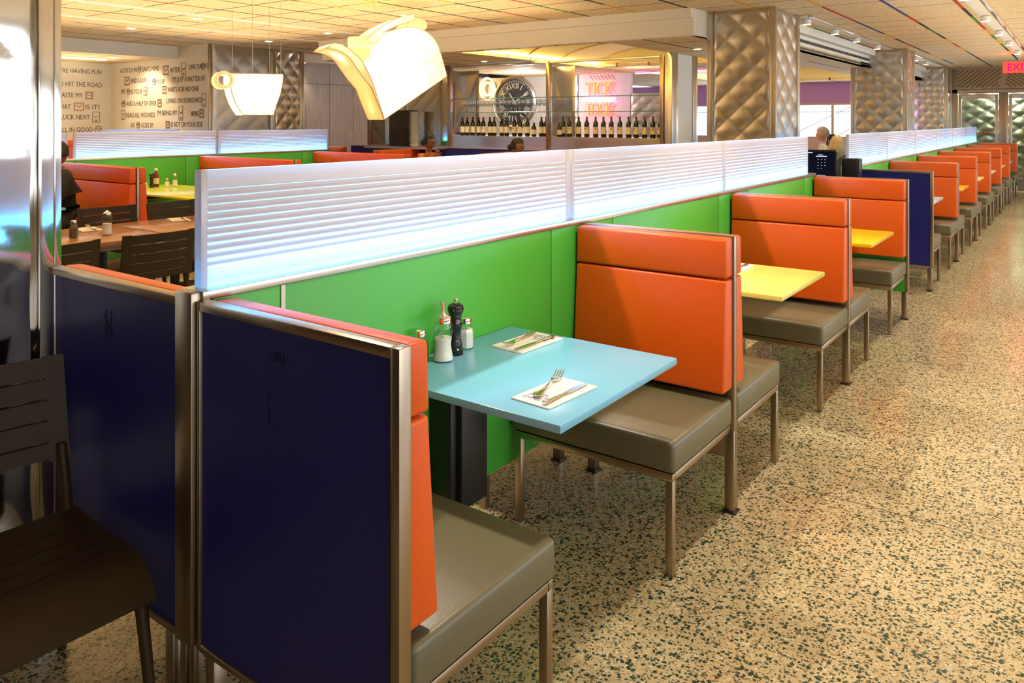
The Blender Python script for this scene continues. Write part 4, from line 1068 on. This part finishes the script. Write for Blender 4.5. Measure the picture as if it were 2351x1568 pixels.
# far tables beyond the gap
def far_table(label, x, y):
    t = thing('dining_table', label, 'table', (x, y, 0), 0, 'wooden dining tables')
    obj('tabletop', bx(-.5, .5, -.4, .4, .735, .76, .004), plate_m, t); obj('pedestal', bx(-.05, .05, -.05, .05, 0, .735), black, t)
far_table('white dining table by the far window, in front of the grey haired man', -2.3, 13.6)
ketchup('ketchup bottle on the white table by the far window', (-2.0, 13.5, .7612), 1.1); shaker('glass shaker on the white table by the far window', (-2.15, 13.4, .7612), sugar_m)
for i, (x, y) in enumerate(((-2.35, 13.35), (-2.5, 13.5), (-1.95, 13.35))):
    o = glassb.copy(); col.objects.link(o); o.location = (x, y, .7612); tag(o, '%s stem glass from the left on the white table by the far window' % ('second', 'first', 'third')[i], 'wine glass', 'glasses on the far table')

# ------------------------------------------------------------------ people
def skin_mesh(verts, edges, radii, root=0, sub=2):
    me = bpy.data.meshes.new('b'); me.from_pydata(verts, edges, []); o = bpy.data.objects.new('b', me); col.objects.link(o)
    md = o.modifiers.new('s', 'SKIN'); md.use_smooth_shade = True
    for i, r in enumerate(radii):
        sv = me.skin_vertices[0].data[i]; sv.radius = (r, r) if not isinstance(r, tuple) else r; sv.use_root = (i == root)
    s2 = o.modifiers.new('u', 'SUBSURF'); s2.levels = sub; s2.render_levels = sub
    dg = bpy.context.evaluated_depsgraph_get(); dg.update()
    m2 = bpy.data.meshes.new_from_object(o.evaluated_get(dg)); b = bmesh.new(); b.from_mesh(m2)
    bpy.data.objects.remove(o); bpy.data.meshes.remove(m2); return b
def head_bm(turn=0, pitch=0):
    """head centred at origin facing +X, height .23"""
    b = bmesh.new(); bmesh.ops.create_uvsphere(b, u_segments=28, v_segments=20, radius=1)
    for v in b.verts:
        x, y, z = v.co; jaw = 1-.30*max(0, -z)**1.3
        X = x*.098*(1 if x > 0 else 1.05); Y = y*.077*jaw; Z = z*.118
        if x > 0: X *= 1-.10*max(0, z-.2)
        if x > .3: X += .020*math.exp(-((y/.16)**2+((z+.12)/.20)**2))+.006*math.exp(-((y/.35)**2+((z+.48)/.07)**2))+.008*math.exp(-((y/.35)**2+((z+.82)/.18)**2)) - .006*math.exp(-(((abs(y)-.38)/.15)**2+((z-.05)/.10)**2))
        v.co = (X, Y, Z)
    for s in (-1, 1):
        e = bmesh.new(); bmesh.ops.create_uvsphere(e, u_segments=10, v_segments=8, radius=1); xf(e, Matrix.Translation((-.005, s*.078, -.008)) @ Matrix.Diagonal((.018, .008, .030, 1))); join(b, e)
    return b
def person(label, loc, rz, top, skin, hair, hairstyle, hands='lap', glasses=False, lean=0, headrot=0, trousers=None, scl=1):
    """seated person facing local +X, hips at z .52"""
    t = thing('person', label, 'person', loc, rz); t.scale = (scl,)*3
    V = [(0, 0, .60), (.01+lean*.3, 0, .68), (lean*.6, 0, .84), (lean*.9, 0, .99), (lean, 0, 1.07), (lean+.01, 0, 1.13)]
    r = [(.13, .12), (.13, .11), (.15, .115), (.135, .10), (.06, .06), (.055, .052)]
    Ed = [(0, 1), (1, 2), (2, 3), (3, 4), (4, 5)]
    def add(p, rad, par): V.append(p); r.append(rad); Ed.append((par, len(V)-1)); return len(V)-1
    handpts = []
    for s in (-1, 1):
        sh = add((lean*.9, s*.155, 1.02), .065, 3)
        if hands == 'chin': el = (lean+.20, s*.17, .80); wr = (lean+.22, s*.055, 1.02)
        elif hands == 'table': el = (lean+.08, s*.23, .79); wr = (lean+.30, s*.16, .80)
        else: el = (lean-.02, s*.24, .78); wr = (lean+.22, s*.15, .66)
        m1 = tuple((a+c)/2 for a, c in zip((lean*.9, s*.185, 1.0), el)); a = add(m1, .052, sh); a = add(el, .042, a)
        m2 = tuple((p+q)/2 for p, q in zip(el, wr)); a = add(m2, .038, a); a = add(wr, .026, a)
        d = (Vector(wr)-Vector(el)).normalized()
        pm = tuple(Vector(wr)+d*.05); a = add(pm, .032, a); handpts.append((Vector(wr), d, Vector(pm), s))
        hp = add((.10, s*.10, .57), .085, 0); kn_ = add((.42, s*.12, .545), .065, hp); an = add((.40, s*.12, .12), .042, kn_); add((.50, s*.13, .04), .038, an)
    b = skin_mesh(V, Ed, [x if isinstance(x, tuple) else (x, x) for x in r])
    wr_ = [h[0] for h in handpts]
    b.faces.ensure_lookup_table()
    for f in b.faces:
        c = f.calc_center_median()
        mi = 1
        if c.z > 1.085: mi = 0
        elif any(((c-h[0]).dot(h[1]) > -.03 and (c-h[0]).length < .12) for h in handpts): mi = 0
        elif c.z < .10: mi = 3
        elif c.z < .60 and (c.x > .05 or c.z < .5): mi = 2
        f.material_index = mi
    # fingers
    for w0, d, pm, s in handpts:
        side = d.cross(Vector((0, 0, 1)))
        if side.length < .2: side = Vector((0, 1, 0))
        side.normalize(); nrm = side.cross(d).normalized(); curl = -nrm
        for k in range(4):
            L_ = (.030, .036, .033, .025)[k]; base = pm+side*(-.026+.0175*k)+d*.012
            p1 = base+d*L_; p2 = p1+(d*.7+curl*.7)*L_*.8; p3 = p2+(d*.2+curl)*L_*.6
            tube([base, p1, p2, p3], [.0095, .009, .008, .0065], 8, bm=b, mi=0)
        q = pm-d*.02-side*.03*s; tube([q, q+(d*.4-side*s*.8)*.035, q+(d*1.3-side*s*.9)*.04], [.011, .010, .008], 8, bm=b, mi=0)
    H0_ = Vector((lean+.035, 0, 1.245))
    Mh_ = Matrix.Translation(H0_) @ Matrix.Rotation(headrot, 4, 'Z') @ Matrix.Rotation(R(6), 4, 'Y')
    hb = head_bm(); join(b, xf(hb, Mh_), mi=0)
    obj('body', b, [skin, top, trousers or cl_dark, black], t, 60)
    # eyes, mouth
    e = bmesh.new()
    for s in (-1, 1): 
        q = bmesh.new(); bmesh.ops.create_uvsphere(q, u_segments=10, v_segments=8, radius=.011); xf(q, Matrix.Translation((.083, s*.030, .006))); join(e, q)
    obj('eyes', xf(e, Mh_), blackp, t)
    obj('mouth', xf(bx(.084, .0955, -.022, .022, -.060, -.052, .003), Mh_), mat('lips', (.30, .08, .06), .5), t)
    # hair cap with length
    hb = bmesh.new(); bmesh.ops.create_uvsphere(hb, u_segments=28, v_segments=20, radius=1)
    dead = [v for v in hb.verts if (v.co.x > .35 and v.co.z < .42) or (v.co.z < (-.35 if hairstyle != 'long' else -.9))]
    bmesh.ops.delete(hb, geom=dead, context='VERTS')
    for v in hb.verts:
        x, y, z = v.co; k = 1+.03*math.sin(9*y+5*z)
        v.co = (x*.112*k-.008, y*.092*k, z*.128*k+.006)
        if hairstyle == 'long' and z < 0: v.co.z -= .11*(-z); v.co.y *= 1.15; v.co.x = v.co.x*1.05-.01
    bmesh.ops.solidify(hb, geom=hb.faces[:], thickness=.012)
    if hairstyle == 'bun':
        q = bmesh.new(); bmesh.ops.create_uvsphere(q, u_segments=16, v_segments=12, radius=.05); xf(q, Matrix.Translation((-.12, 0, -.02))); join(hb, q)
    obj('hair', xf(hb, Mh_), hair, t, 60)
    if glasses:
        g = bmesh.new()
        for s in (-1, 1):
            tube([(.102, s*.033+.024*math.cos(a*math.pi/6), .004+.018*math.sin(a*math.pi/6)) for a in range(12)], .0028, 5, bm=g, closed=True)
            tube([(.102, s*.057, .008), (.0, s*.084, .008)], .0025, 5, bm=g)
        tube([(.104, -.01, .008), (.104, .01, .008)], .0025, 5, bm=g)
        obj('glasses', xf(g, Mh_), black, t)
    return t
person('seated woman with dark curly hair and glasses in an orange top, hands at her chin', (-6.52, 9.15, 0), R(-12), cl_orange, skin_m, hair_k, 'bun', 'chin', True, .08, R(10))
person('person with black hair in a bun seen from behind at the bar wall bench', (-4.72, 9.05, 0), R(5), cl_dark, skin_m, hair_k, 'bun', 'table', False, .02, 0, scl=.97)
person('person in black leaning over the light blue table at the left', (-6.42, 3.80, 0), R(-100), cl_black, skin_m, hair_k, 'short', 'table', False, .12, R(20))
person('woman with long blonde hair seen from behind, beyond the order terminal', (-.87, 11.14, 0), R(85), cl_dark, skin_l, hair_b, 'long', 'table', False, .02, 0)
person('woman with dark glasses facing the blonde woman', (-1.23, 12.38, 0), R(-70), cl_dark, skin_m, hair_k, 'short', 'table', True, .05, 0)
person('grey haired man in a white shirt and dark vest leaning over the far table', (-1.90, 15.08, 0), R(-150), cl_white, skin_l, hair_g, 'short', 'table', False, .12, 0, scl=1.07)
